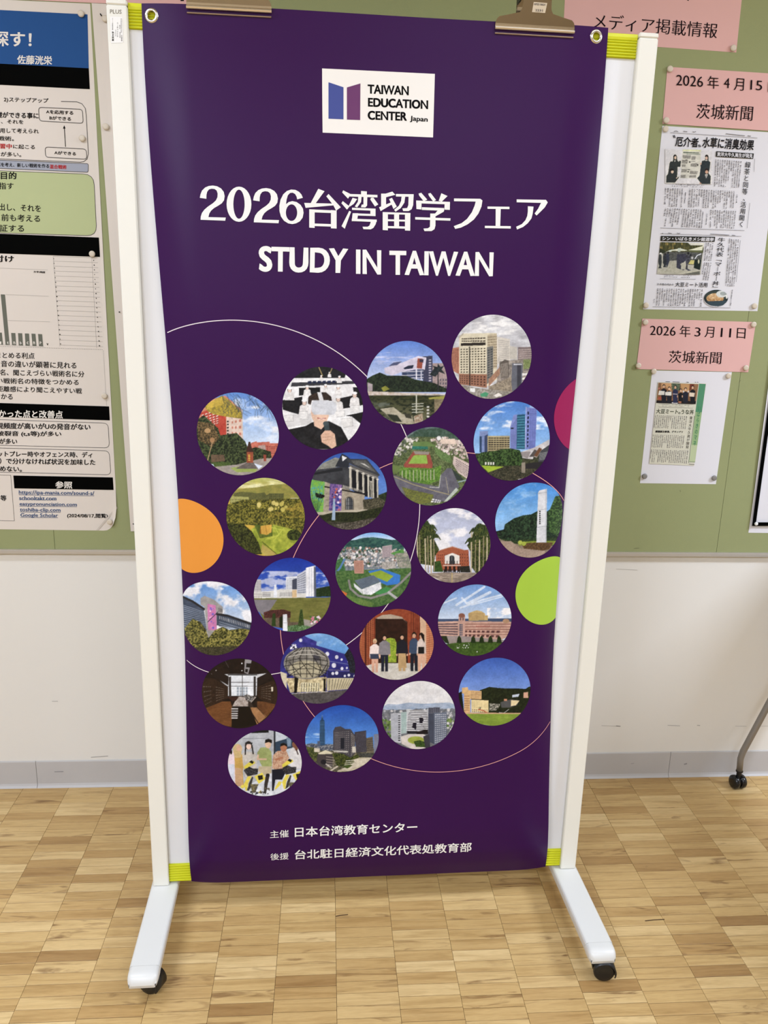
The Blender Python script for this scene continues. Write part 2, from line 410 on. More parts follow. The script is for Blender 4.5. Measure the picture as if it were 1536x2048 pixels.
# ---------------------------------------------------------------- parquet floor: columns 150 mm wide, strips 35 mm deep
SW, SH, FX0 = .15, .0353, -.1123168
rs = np.random.RandomState(11)
strips = []
offs = {}
for k in range(-19, 32):
    o = offs.setdefault(k, rs.rand()*SH)
    if k == 1: o = (-(-CAM_D+1.928)) % SH
    if k == 0: o = .6*SH
    n = int((3.7)/SH)
    for j in range(-1, n):
        y1 = -j*SH-o; y0 = y1-SH
        if y0 > -.001: continue
        y1 = min(y1, -.0005)
        r = rs.rand(); tint = .6+.13*rs.randn() if r < .86 else (.15+.25*rs.rand() if r < .94 else .85+.1*rs.rand())
        strips.append((FX0+k*SW, FX0+(k+1)*SW, y0, y1, float(np.clip(tint, 0, 1)), .8 if rs.rand() < .28 else .22*rs.rand(), rs.rand(), rs.rand()*.00035))
def strip_geo(s):
    x0, x1, y0, y1, t, g, sd, h = s; j = .0004; b = .0005; k = .0007
    z = -h; P = [(x0+j, y0+k, z-.003), (x1-j, y0+k, z-.003), (x1-j, y1-k, z-.003), (x0+j, y1-k, z-.003),
                 (x0+j, y0+k, z-b*.6), (x1-j, y0+k, z-b*.6), (x1-j, y1-k, z-b*.6), (x0+j, y1-k, z-b*.6),
                 (x0+j+b, y0+k+b, z), (x1-j-b, y0+k+b, z), (x1-j-b, y1-k-b, z), (x0+j+b, y1-k-b, z)]
    F = [(0, 1, 5, 4), (1, 2, 6, 5), (2, 3, 7, 6), (3, 0, 4, 7), (4, 5, 9, 8), (5, 6, 10, 9), (6, 7, 11, 10), (7, 4, 8, 11), (8, 9, 10, 11)]
    return np.array(P), F
cen = np.array([((s[0]+s[1])/2, (s[2]+s[3])/2, 0) for s in strips]); pp = proj(cen); dist = np.linalg.norm(cen-CAM, axis=1)
fwd = (cen-CAM)@_F
def hidden(p):
    x, y = p; return y < 1745 and 310 < x < 1150
cand = [i for i in range(len(strips)) if fwd[i] > .2 and -55 < pp[i][0] < 1590 and 1540 < pp[i][1] < 2062 and not hidden(pp[i])]
cand.sort(key=lambda i: dist[i]); sel = set(cand[:300])
for i in cand[:300]:
    V, F = strip_geo(strips[i]); o = link('floor_strip', V, F, WOOD, floor, ink=np.tile([strips[i][4], strips[i][5], strips[i][6], 1], (12, 1)), inkname='tint')
V, F = merge(*[strip_geo(s) for i, s in enumerate(strips) if i not in sel])
link('floor_strips', V, F, WOOD, floor, ink=np.repeat(np.array([[s[4], s[5], s[6], 1] for i, s in enumerate(strips) if i not in sel]), 12, axis=0), inkname='tint', kind='stuff')
# plain boards further back behind the camera
V, F = box(X0, X1, Y1, -3.71, -.004, -.0005); link('rear_floor_boards', V, F, WOOD, floor, ink=np.tile([.55, .3, .4, 1], (8, 1)), inkname='tint')
for p in ('671.5,1833 680,1831 696,1829.5', '1290,1842 1308,1840 1329,1839'):
    stroke(floor, 'wood_split', p, .003, mat('split_dark', (70, 44, 20), .8), type('FloorS', (), {'inv': lambda s, q: on_z(q, 0)[:, :2], 'pos': lambda s, ab, off=0: np.c_[np.atleast_2d(ab), np.full(len(np.atleast_2d(ab)), off)]})(), .0006)

# ---------------------------------------------------------------- ceiling lamps
proto = None
for i, (lx, ly, pw) in enumerate(LAMPS):
    where = ['in the row nearest the board wall, left', 'in the row nearest the board wall, middle', 'in the row nearest the board wall, right', 'in the second row, left', 'in the second row, middle', 'in the second row, right', 'in the rear row, left', 'in the rear row, right'][i]
    if proto is None:
        proto = empty('ceiling_light', (lx, ly, CEIL), label='white ceiling light fitting '+where, cat='light', group='ceiling light fittings')
        v, f = box(lx-.64, lx+.64, ly-.16, ly+.16, CEIL-.05, CEIL, bev=.004); h = link('housing', v, f, mat('lamp_housing', (232, 232, 228), .5), proto)
        v, f = box(lx-.6, lx+.6, ly-.135, ly+.135, CEIL-.058, CEIL-.05); d = link('diffuser', v, f, mat('lamp_diffuser', (255, 250, 240), .5, emit=1.5), proto)
    else:
        r = proto.copy(); COL.objects.link(r); r.location = (lx, ly, CEIL); r['label'] = 'white ceiling light fitting '+where
        for ch in (h, d):
            c = ch.copy(); COL.objects.link(c); c.parent = r

# ---------------------------------------------------------------- green bulletin board on the wall
def wx(px): return WP.inv([px])[0]
zb = .8475
xs = [-2.60, wx((107.5, 1066))[0], wx((1467.7, 846.8))[0], 3.2]
bz = (wx((107.5, 1090))[1])
GRN = mat('board_felt_green', (148, 152, 108), .85, var=.05, scale=2.5, bump=.25, bscale=900)
board = empty('bulletin_board', (.3, -.006, zb), label='long green felt bulletin board on the wall behind the banner stand', cat='board')
for a, b in zip(xs[:-1], xs[1:]):
    v, f = box(a+.0006, b-.0006, -BOARD, 0, zb, 2.78); link('board_panel', v, f, GRN, board)
v, f = merge(box(xs[0], xs[-1], -BOARD-.006, 0, zb-.0125, zb-.0035), box(xs[0], xs[-1], -BOARD-.004, 0, zb-.0035, zb+.001))
link('bottom_rail', v, f, mat('aluminium_rail', (188, 182, 172), .4, .5), board, label='grey metal bottom rail')
for p in ('1268,1097 1278,1096', '1478,765 1481,760', '1360,980 1361,984'):
    stroke(board, 'scratch', p, .0015, mat('scratch_dark', (110, 112, 78), .9), WP, .0004)
# ---------------------------------------------------------------- whiteboard stand
POST = mat('stand_cream_white', (229, 226, 213), .42, var=.01)
PANEL = mat('panel_white', (228, 228, 228), .3, var=.01)
LIME = mat('lime_rail', (208, 210, 18), .5, var=.03)
RUB = mat('caster_black', (14, 14, 15), .35)
SWID = 1.1695; ZT = 2.2035
stand = empty('whiteboard_stand', ST(SWID/2, .02, 0), TH, label='white wheeled whiteboard stand with lime green rails carrying the purple banner', cat='whiteboard')
for u0, u1 in ((0, .0415), (SWID-.0435, SWID)):
    v, f = box(u0, u1, 0, .052, .0845, ZT-.0105, ST, bev=.0025); p = link('post', v, f, POST, stand)
    v, f = box(u0, u1, 0, .052, ZT-.0102, ZT, ST, bev=.0025); link('post_cap', v, f, POST, p)
uL, uR = .0418, SWID-.0438
v, f = box(uL, uR, .014, .034, .13, 2.165, ST); panel = link('board_panel', v, f, PANEL, stand)
def rail(name, z0, z1, n, top):
    prof = [(.0105, z0)]; hgt = (z1-z0)/n
    for i in range(n):
        a = z0+i*hgt
        prof += [(.0120, a+.0006), (.0092, a+.0020), (.0088, a+hgt*.5), (.0092, a+hgt-.0020), (.0120, a+hgt-.0006)]
    prof.append((.0105, z1))
    if top: prof += [(.0095, z1+.001), (.0085, z1+.006), (.0105, z1+.0125), (.016, z1+.0148), (.026, z1+.015), (.036, z1+.0125), (.038, z1)]
    else: prof += [(.038, z1)]
    prof += [(.038, z0)]
    n = len(prof); V = np.concatenate([ST(np.full(n, u), np.array([p[0] for p in prof]), np.array([p[1] for p in prof])) for u in (uL, uR)])
    F = [[i, (i+1) % n, n+(i+1) % n, n+i][::-1] for i in range(n)] + [list(range(n)), [n+i for i in range(n)][::-1]]
    return link(name, V, F, LIME, stand, label='lime green ribbed rail')
rail('top_rail', 2.1535, 2.1885, 6, True)
rail('bottom_rail', .0900, .1435, 7, False)
# feet: bevelled beams with rounded end caps, casters beneath
def beam(u0, u1, v0, v1, zt, zb, r=.007, zsl=0.0):
    """cross section in u/z with rounded top edges, length along v"""
    sec = [(u0+.004, zb), (u0, zb+.012), (u0, zt-r)]
    sec += [(u0+r-r*math.cos(a), zt-r+r*math.sin(a)) for a in (math.pi/6, math.pi/3, math.pi/2)]
    sec += [(u1-r+r*math.sin(a), zt-r+r*math.cos(a)) for a in (0, math.pi/6, math.pi/3)]
    sec += [(u1, zt-r), (u1, zb+.012), (u1-.004, zb)]
    n = len(sec); V = []
    for v in (v0, v1):
        V.append(ST(np.array([s[0] for s in sec]), np.full(n, v), np.array([s[1] for s in sec])))
    F = [[i, (i+1) % n, n+(i+1) % n, n+i][::-1] for i in range(n)] + [list(range(n)), [n+i for i in range(n)][::-1]]
    return np.concatenate(V), F
def endcap(u0, u1, v0, sgn, zt, zb):
    """rounded nose: the beam section shrinking along v"""
    rings = []; N = 12
    uc = (u0+u1)/2; hw = (u1-u0)/2; r = .009
    for i in range(N+1):
        t = i/N; d = .042*(1-(1-t)**1.5); q = max(0, (d/.042-.3)/.7); e_ = 1-math.sqrt(max(0, 1-q*q))
        top = zt-.020*e_; bot = zb+.002*q; w = hw*(1-.16*e_)
        s = [(-w+.003, bot), (-w, bot+.01), (-w, top-r), (-w+r*.3, top-r*.3), (-w+r, top), (w-r, top), (w-r*.3, top-r*.3), (w, top-r), (w, bot+.01), (w-.003, bot)]
        bow = .010*q*q
        rings.append(ST(np.array([uc+a for a, _ in s]), np.array([v0+sgn*(d-bow*(a/hw)**2) for a, _ in s]), np.array([z for _, z in s])))
    n = 10; V = np.concatenate(rings); F = []
    for i in range(N):
        for k in range(n):
            q = [i*n+k, i*n+(k+1) % n, (i+1)*n+(k+1) % n, (i+1)*n+k]; F.append(q if sgn < 0 else q[::-1])
    F.append([N*n+k for k in range(n)] if sgn < 0 else [N*n+k for k in range(n)][::-1])
    return V, F
FOOT = mat('foot_white', (212, 210, 203), .33, var=.01)
def caster(parent, c, ang, rad=.026, hood=True):
    """twin-wheel caster: c = floor point below the wheel"""
    c = np.array(c, float); ax = np.array([math.cos(ang), math.sin(ang), 0.0]); h = c+np.array([0, 0, rad])
    cas = link('caster', *tube([h+np.array([0, 0, rad*.7]), c+np.array([0, 0, .06])], .006, 10), RUB, parent)
    for s in (-1, 1):
        pr = [(0, s*.0195), (rad*.6, s*.0195), (rad*.88, s*.018), (rad, s*.0145), (rad, s*.0065), (rad*.9, s*.005), (0, s*.005)]
        V, F = lathe(pr if s > 0 else pr, h, ax, 28)
        F = [q[::-1] if np.cross(V[q[1]]-V[q[0]], V[q[2]]-V[q[0]])@(V[q].mean(0)-h) < 0 else q for q in F]
        link('wheel', V, F, RUB, cas, smooth=False)
    V = []; N = 14; rr = rad+.0035; side = np.cross(ax, [0, 0, 1.0])
    for i in range(N+1):
        w = math.pi*(-.12+.95*i/N)
        for a, rx in ((-.021, rr-.004), (-.0205, rr), (.0205, rr), (.021, rr-.004)):
            V.append(h+ax*a+rx*(math.cos(w)*side+math.sin(w)*np.array([0, 0, 1.0])))
    F = [[i*4+k, i*4+k+1, (i+1)*4+k+1, (i+1)*4+k] for i in range(N) for k in range(3)]
    if hood: link('hood', np.array(V), F, RUB, cas, smooth=True)
    return cas
ZF, ZFB = .0845, .054
for nm, u0, u1, cu, ang in (('left', -.0065, .065, .047, 1.15), ('right', SWID-.064, SWID+.0065, SWID-.029, 1.45)):
    vf = -.310
    v, f = beam(u0, u1, vf+.042, .28, ZF, ZFB); ft = link('foot', v, f, FOOT, stand)
    for v0, sg in ((vf+.0415, -1), (.2805, 1)):
        V, F = endcap(u0, u1, v0, sg, ZF, ZFB)
        oc = link('end_cap', V, F, FOOT, ft, smooth=True); k_ = len(V)-10
        for e_ in oc.data.edges:
            if min(e_.vertices) >= k_ or abs(e_.vertices[0]-e_.vertices[1]) > 10 or {e_.vertices[0] % 10, e_.vertices[1] % 10} in ({0}, {9}): e_.use_edge_sharp = True
    cp = (on_z([(303, 1981)], 0)[0] if nm == 'left' else on_z([(1205, 1955)], 0)[0])
    caster(ft, cp+np.array([0, .004, 0]), ang)
    caster(ft, ST((u0+u1)/2, .27, 0), ang+.3)
# maker's lettering and asset sticker on the left post
SP = StandPlane(0.0)
Z9 = (190, 0, 10.971)
text(stand, 'post_lettering', 'PLUS', (328, 295), (582, 305), (330, 205), mat('grey_print', (140, 134, 122), .6), SP, .0004, (.01, .01), Z9)
stk = polys(stand, 'asset_sticker', [rrect('330,365 600,375 622,940 350,945', 22)], mat('sticker_white', (236, 234, 228), .5), SP, .0004, Z9, label='small white printed sticker')
inkb = mat('black_print', (16, 15, 16), .6)
fine = mat('grey_fine_print', (105, 100, 98), .7)
def rot_text(s, x0, x1, y0, y1):   # reads bottom to top
    return (s, (x1, y1), (x1, y0), (x0, y1))
texts(stk, 'sticker_lettering', [rot_text('東洋大学', 372, 418, 690, 905)], inkb, SP, .0007, (.03, .03), Z9)
texts(stk, 'sticker_fine_print', [rot_text('備品管理シール', 378, 398, 400, 660), rot_text('ホワイトボード', 482, 512, 490, 815), rot_text('2020', 447, 463, 650, 800), rot_text('管理番号', 575, 600, 770, 905), rot_text('00100200300', 565, 590, 405, 720), rot_text('年度', 535, 556, 545, 640), rot_text('固定資産', 540, 560, 700, 830)], fine, SP, .0007, (.01, .01), Z9, 1)

# ---------------------------------------------------------------- purple banner
PUR = mat('banner_purple', (51, 9, 68), .37, var=.02, scale=3, spec=.17)
ban = empty('hanging_banner', ST(.55, -.03, .096), TH, label='tall purple event banner with round photographs hanging on the whiteboard stand', cat='banner')
na, nz = 70, 150
ga = np.concatenate([np.linspace(0, .1, 26)[:-1], np.linspace(.1, BAN.W-.1, 36), np.linspace(BAN.W-.1, BAN.W, 26)[1:]])
gz = np.concatenate([np.linspace(.0892, .24, 40)[:-1], np.linspace(.24, 2.13, 110)[:-1], np.linspace(2.13, 2.2085, 24)])
def top_z(a):  # the top edge sags a little between the clips
    return 2.2005+.0085*(a/BAN.W) + .0012*np.sin(a*7) - .004*math.exp(-((a-.62)/.2)**2) * 0
GC = [(BAN.inv([(303, 31)])[0]), (BAN.inv([(1192.5, 73)])[0])]
A = []
for z in gz:
    for a in ga:
        k = (z-2.0)/(2.2085-2.0); zz = z if k < 0 else 2.0+(top_z(a)-2.0)*k
        zz = zz - (.0 if z > .12 else 0); A.append((a, zz))
A = np.array(A); n = len(ga)
# cut the grommet holes by snapping the grid around them
F = []
for j in range(len(gz)-1):
    for i in range(n-1): F.append([j*n+i, j*n+i+1, (j+1)*n+i+1, (j+1)*n+i])
keep = []
for q in F:
    c = A[q].mean(0)
    if any(np.hypot(*(A[i]-g)) < .0105 for g in GC for i in q): continue
    keep.append(q)
Vf = BAN.pos(A, 0.0); Vb = BAN.pos(A, -.0006); N0 = len(A)
F2 = keep + [[i+N0 for i in q[::-1]] for q in keep]
bd = {}
for q in keep:
    for k in range(4): bd[(q[k], q[(k+1) % 4])] = 1
rim = set()
for a, b in list(bd):
    if (b, a) not in bd: F2.append([b, a, a+N0, b+N0]); rim |= {tuple(sorted((a, b))), tuple(sorted((a+N0, b+N0)))}
sheet_o = link('banner_sheet', np.concatenate([Vf, Vb]), F2, PUR, ban, smooth=True)
for e_ in sheet_o.data.edges:
    if tuple(sorted(e_.vertices)) in rim: e_.use_edge_sharp = True
# patches closing the sheet around each round grommet hole, then the metal ring
for g in GC:
    ring = []; K = 32
    for r in (.0085, .0175):
        for k in range(K):
            w = 2*math.pi*k/K; ring.append(g+r*np.array([math.cos(w), math.sin(w)]))
    ring = np.array(ring); ring[:, 0] = np.clip(ring[:, 0], .0002, BAN.W-.0002)
    ring[:, 1] = np.minimum(ring[:, 1], [top_z(a) for a in ring[:, 0]])
    V = BAN.pos(ring, .0002); F = [[k, (k+1) % K, K+(k+1) % K, K+k] for k in range(K)]
    link('eyelet_reinforcement', V, fix(V, F), PUR, ban)
    prof = [(.0078, -.0006), (.0078, .001), (.0090, .0022), (.0112, .0024), (.0132, .0016), (.0140, .0004)]
    V = []
    for r, h in prof:
        ab = np.array([g+r*np.array([math.cos(2*math.pi*k/K), math.sin(2*math.pi*k/K)]) for k in range(K)]); V.append(BAN.pos(ab, h))
    V = np.concatenate(V); F = [[i*K+k, i*K+(k+1) % K, (i+1)*K+(k+1) % K, (i+1)*K+k] for i in range(len(prof)-1) for k in range(K)]
    link('eyelet', V, F, mat('eyelet_nickel', (214, 208, 198), .22, 1.0), ban, smooth=True, label='silver metal eyelet')
# thin circle lines
def circ(points):
    P = BAN.inv(points); A = np.c_[2*P, np.ones(len(P))]; b = (P**2).sum(1); x = np.linalg.lstsq(A, b, rcond=None)[0]
    return x[:2], math.sqrt(x[2]+x[0]**2+x[1]**2)
def arc(name, points, w, m, lo=None):
    c, r = circ(points); t = np.linspace(0, 2*math.pi, 361); ab = np.c_[c[0]+r*np.cos(t), c[1]+r*np.sin(t)]
    ok = (ab[:, 0] > .0015) & (ab[:, 0] < BAN.W-.0015); runs = []; cur = []
    for p, k in zip(ab, ok):
        if k: cur.append(p)
        elif cur: runs.append(cur); cur = []
    if cur: runs.append(cur)
    V, F = merge(*[ribbon(np.array(q), w, BAN, .00035) for q in runs if len(q) > 2]); return link(name, V, F, m, ban), c, r
LW = mat('line_white', (226, 214, 216), .45); LP = mat('line_pink', (222, 158, 150), .45)
_, cA, rA = arc('thin_ring', [(326.9, 675.8), (420, 647.7), (468, 646), (703, 730), (734, 758), (801, 847), (814, 871), (841.5, 1008.5), (839, 1059), (822, 1121.5), (777, 1206), (765, 1224), (721.6, 1268), (693, 1288), (560, 1345), (543, 1349.6), (416, 1342.5), (390, 1329.7)], .0019, LW)
arc('thin_ring', [(636, 1032.4), (586, 1115), (763.5, 937.8), (783, 929.2), (937, 906.6), (951, 907.5), (1069, 943), (1122, 992), (559, 1259), (566.4, 1311), (605, 1401.6), (629, 1433.7), (743, 1516.2), (780, 1529.5), (870, 1543), (1006.6, 1519.6), (1100, 1442)], .0017, LP)
# plain discs cut by the banner's edge
def disc(name, c, R, m, n=48, rim=None):
    ab = []; K = 72
    for i in range(n//4+1):
        for k in range(K): ab.append((c[0]+R*i/(n//4)*math.cos(2*math.pi*k/K), c[1]+R*i/(n//4)*math.sin(2*math.pi*k/K)))
    ab = np.array(ab); ab[:, 0] = np.clip(ab[:, 0], .0008, BAN.W-.0008)
    V = BAN.pos(ab, .0005); F = [[i*K+k, i*K+(k+1) % K, (i+1)*K+(k+1) % K, (i+1)*K+k] for i in range(n//4) for k in range(K)]
    return link(name, V, fix(V, F), m, ban)
def disc_px(name, edge, yc, R, sgn, m):
    e = BAN.inv([(edge, yc)])[0]; return disc(name, (e[0]+sgn*R, e[1]), R, m)
RD = .0905
disc_px('orange_disc', 447, 1077, RD, -1, mat('orange_ink', (224, 146, 62), .42))
disc_px('green_disc', 1031, 1186, RD, 1, mat('green_ink', (164, 196, 70), .42))
disc_px('magenta_disc', 1108, 831, RD, 1, mat('magenta_ink', (150, 40, 84), .42))
# logo panel
WI = mat('white_ink', (240, 238, 232), .42)
logo = patch(ban, 'logo_panel', '644.2,137 869.7,147.9 866,275 645.2,265.3', mat('logo_cream', (240, 235, 226), .42), BAN, .0005)
Z1 = (620, 120, 5.486)
patch(logo, 'logo_leaf', '203,245 367,300 367,652 203,645', mat('logo_blue', (52, 66, 140), .42), BAN, .0008, 4, Z1)
patch(logo, 'logo_leaf', '405,302 553,258 550,660 405,655', mat('logo_purple', (98, 32, 92), .42), BAN, .0008, 4, Z1)
texts(logo, 'logo_lettering', [('TAIWAN', (632, 370), (1083, 389), (632, 268)), ('EDUCATION', (636, 514), (1295, 542), (636, 413)), ('CENTER', (632, 657), (1063, 671), (632, 556))], inkb, BAN, .0008, (.055, .035), Z1, 4)
texts(logo, 'logo_lettering', [('Japan', (1095, 683), (1290, 697), (1098, 612))], inkb, BAN, .0008, (.035, .02), Z1, 4)
# title, first line: heavy high-contrast letters drawn as outlines (zoom frame of the left half; right half shifted by DX)
ZA = (380, 350, 4.1514); DX = 1494.5
def el(cx, cy, rx, ry, n=28): return np.array([(cx+rx*math.cos(2*math.pi*k/n), cy+ry*math.sin(2*math.pi*k/n)) for k in range(n)])
two = pts('82,190 88,160 100,130 125,105 155,92 190,88 225,94 258,112 280,140 288,175 283,210 265,235 235,255 200,275 175,297 160,322 153,350 297,354 293,380 88,372 90,345 100,315 120,288 150,262 190,235 215,212 228,185 230,155 222,130 205,117 180,114 158,120 143,140 137,165 136,198')
six = pts('937,190 890,203 885,180 872,158 852,147 830,150 812,170 802,205 797,243 820,225 850,217 885,225 918,248 938,280 943,315 935,355 912,385 880,402 850,408 815,402 780,380 755,345 743,300 742,255 752,205 775,160 805,133 840,121 875,124 905,140 925,162')
A_ = [two, two+np.array([442, 21]), [el(407, 243, 103, 146), el(407, 243, 47, 121)], [six, el(843, 313, 47, 69)]]
A_ += [pts(q) for q in (
 '1065,115 1117,135 1040,240 1000,238', '948,232 1190,238 1196,252 960,273', '1150,158 1252,268 1213,297 1190,252 1132,178',
 '990,285 1035,287 1035,440 990,437', '1170,291 1217,296 1217,445 1170,443', '990,285 1217,296 1217,318 990,309', '1033,403 1172,408 1172,429 1033,424',
 '1272,128 1335,160 1312,197 1263,145', '1268,217 1325,262 1303,288 1257,235', '1322,298 1337,305 1285,447 1258,425',
 '1420,133 1468,137 1468,168 1420,166', '1325,158 1556,166 1556,187 1325,179', '1350,190 1388,200 1360,240 1328,262 1318,255',
 '1397,180 1424,180 1420,225 1388,270 1368,262 1394,222', '1440,182 1472,183 1470,255 1456,270 1420,268 1425,247 1440,245', '1502,190 1522,188 1563,245 1535,262 1497,205',
 '1345,272 1540,280 1540,298 1345,290', '1497,280 1540,280 1540,342 1497,340', '1350,318 1540,325 1540,342 1350,336', '1350,318 1396,318 1388,372 1343,385', '1343,363 1550,371 1550,391 1343,383',
 '1500,371 1550,372 1541,410 1522,440 1500,452 1440,450 1432,430 1475,430 1490,420 1499,395')]
B_ = [pts(q)+np.array([DX, 0]) for q in (
 '92,155 130,158 133,183 133,265 92,270', '92,155 130,155 185,138 210,165 133,185', '75,268 175,228 183,244 88,300', '158,200 182,190 222,262 195,283', 
 '215,158 362,160 362,182 215,179', '262,178 292,180 285,230 255,275 212,305 200,290 240,255 258,215', '320,178 362,160 358,250 345,285 320,300 275,300 268,278 308,275 318,250',
 '105,308 148,310 148,460 105,457', '290,315 335,316 333,463 290,461', '105,308 335,316 335,330 105,326', '148,368 292,372 292,387 148,384', '148,424 292,428 292,446 148,442', '200,325 241,327 241,430 200,428',
 '403,155 425,148 475,205 445,218 408,172', '483,155 503,150 548,208 525,222 488,172', '592,152 643,175 595,222 570,215', '383,212 663,224 663,245 383,235', '383,215 428,218 426,287 385,283', '620,222 663,224 662,290 617,288',
 '430,268 615,275 615,298 430,290', '575,278 615,290 612,305 545,343 500,345 500,321 540,320', '375,350 668,360 666,380 375,370', '500,320 543,322 543,420 535,450 510,466 452,466 443,445 480,443 497,430',
 '697,195 915,198 933,212 925,262 900,320 862,370 810,410 755,437 707,448 695,425 760,400 805,365 845,310 868,255 877,221 697,218',
 '975,262 1157,264 1157,284 975,281', '1043,280 1085,281 1080,430 1042,429', '953,422 1168,425 1168,445 953,441',
 '1217,203 1460,207 1475,228 1450,270 1415,305 1382,337 1366,320 1395,280 1415,240 1420,232 1217,227', '1310,260 1357,263 1350,320 1340,360 1310,400 1270,432 1220,453 1213,430 1260,408 1290,375 1305,340 1310,300')]
T_ = A_+B_; at_ = 0
for n_ in (1, 1, 1, 1, 6+1-1, 16, 13, 10, 1, 3, 2):
    polys(ban, 'title_letter', T_[at_:at_+n_], WI, BAN, .0008, ZA); at_ += n_
assert at_ == len(T_), (at_, len(T_))
texts(ban, 'title_lettering', [('STUDY', (570, 803), (1307, 820), (570, 588))], WI, BAN, .0008, (.05, .03), ZA, 5)
texts(ban, 'title_lettering', [('IN', (1378, 822), (1586, 828), (1378, 617)), ('TAIWAN', (1655, 831), (2513, 843), (1655, 626))], WI, BAN, .0008, (.05, .03), ZA, 5)
ZB = (520, 1620, 3.4909)
texts(ban, 'organiser_lettering', [('日本台湾教育センター', (243, 189), (1097, 151), (243, 118)), ('台北駐日経済文化代表処教育部', (243, 345), (1475, 290), (243, 278))], WI, BAN, .0008, (.018, .018), ZB, 4)
texts(ban, 'organiser_lettering', [('主催', (70, 196), (200, 188), (70, 144)), ('後援', (72, 350), (200, 343), (72, 303))], WI, BAN, .0008, (.004, .004), ZB, 3)
# ---------------------------------------------------------------- printed photographs: painted procedurally into vertex colours
class Cv:
    def __init__(s, x0, y0, x1, y1, zf, seed=1, ss=2.0):
        s.x0, s.y0, s.ss, s.zf = x0-2, y0-2, ss, zf
        w, h = int((x1-x0+4)*ss), int((y1-y0+4)*ss)
        yy, xx = np.mgrid[0:h, 0:w]
        s.X = ((xx+.5)/ss+s.x0-zf[0])*zf[2]; s.Y = ((yy+.5)/ss+s.y0-zf[1])*zf[2]
        s.I = np.zeros((h, w, 3)); s.seed = seed; s.rs = np.random.RandomState(seed)
    def nz(s, nx, ny=None, oct=3):
        ny = ny or nx; out = 0; amp = 1; tot = 0
        for o in range(oct):
            gx = (s.X-s.X.min())/(nx/2**o); gy = (s.Y-s.Y.min())/(ny/2**o)
            G = s.rs.rand(int(gy.max())+3, int(gx.max())+3)
            ix, iy = gx.astype(int), gy.astype(int); fx, fy = gx-ix, gy-iy; fx = fx*fx*(3-2*fx); fy = fy*fy*(3-2*fy)
            out = out+amp*((G[iy, ix]*(1-fx)+G[iy, ix+1]*fx)*(1-fy)+(G[iy+1, ix]*(1-fx)+G[iy+1, ix+1]*fx)*fy); tot += amp; amp *= .6
        return out/tot
    def mask(s, P):
        P = pts(P); x, y = s.X, s.Y; m = np.zeros(x.shape, bool); n = len(P)
        with np.errstate(divide='ignore', invalid='ignore'):
            for i in range(n):
                (xa, ya), (xb, yb) = P[i], P[i-1]
                m ^= ((ya > y) != (yb > y)) & (x < (xb-xa)*(y-ya)/(yb-ya+1e-12)+xa)
        return m
    def put(s, m, c, a=1.0):
        c = np.asarray(c, float)
        if c.ndim == 1: s.I[m] = s.I[m]*(1-a)+c*a
        else: s.I[m] = s.I[m]*(1-a)+c[m]*a
    def mixn(s, c1, c2, nx, ny=None, k=2.2, oct=3):
        nx *= .62; ny = ny*.62 if ny else None; k *= .8
        t = np.clip((s.nz(nx, ny, oct)-.5)*k+.5, 0, 1)[..., None]; return np.asarray(c1, float)*(1-t)+np.asarray(c2, float)*t
    def p(s, P, c, c2=None, nx=10, ny=None, k=2.4, a=1.0):
        m = s.mask(P) if P is not None else np.ones(s.X.shape, bool)
        s.put(m, c if c2 is None else s.mixn(c, c2, nx, ny, k), a); return s
    def e(s, cx, cy, rx, ry, c, c2=None, nx=10, k=2.4, a=1.0):
        m = ((s.X-cx)/rx)**2+((s.Y-cy)/ry)**2 < 1; s.put(m, c if c2 is None else s.mixn(c, c2, nx, None, k), a); return s
    def g(s, P, c1, c2, y0, y1):
        m = s.mask(P) if P is not None else np.ones(s.X.shape, bool); t = np.clip((s.Y-y0)/(y1-y0), 0, 1)[..., None]
        s.put(m, np.asarray(c1, float)*(1-t)+np.asarray(c2, float)*t); return s
    def l(s, P, w, c, a=1.0):
        P = pts(P); x, y = s.X, s.Y; m = np.zeros(x.shape, bool)
        for i in range(len(P)-1):
            d = P[i+1]-P[i]; L = d@d+1e-9; t = np.clip(((x-P[i][0])*d[0]+(y-P[i][1])*d[1])/L, 0, 1)
            m |= (x-P[i][0]-t*d[0])**2+(y-P[i][1]-t*d[1])**2 < (w/2)**2
        s.put(m, c, a); return s
    def cl(s, P, c, nx, ny=None, t0=.5, t1=.7, a=1.0):
        m = s.mask(P) if P is not None else np.ones(s.X.shape, bool)
        t = (np.clip((s.nz(nx, ny, 4)-t0)/(t1-t0), 0, 1)*m*a)[..., None]; s.I = s.I*(1-t)+np.asarray(c, float)*t; return s
    def st(s, Q):
        q = pts(Q); A = []; b = []
        for (x, y), (u, v) in zip(q, ((0, 0), (1, 0), (1, 1), (0, 1))):
            A += [[x, y, 1, 0, 0, 0, -u*x, -u*y], [0, 0, 0, x, y, 1, -v*x, -v*y]]; b += [u, v]
        h = np.linalg.solve(np.array(A), np.array(b)); w = h[6]*s.X+h[7]*s.Y+1
        return (h[0]*s.X+h[1]*s.Y+h[2])/w, (h[3]*s.X+h[4]*s.Y+h[5])/w
    def w(s, Q, nx, ny, c, fx=.5, fy=.5, a=1.0):
        u, v = s.st(Q); m = (u > 0) & (u < 1) & (v > 0) & (v < 1)
        m &= (np.abs((u*nx) % 1-.5) < fx/2) if fx < 1 else True
        m &= (np.abs((v*ny) % 1-.5) < fy/2) if fy < 1 else True
        s.put(m, c, a); return s
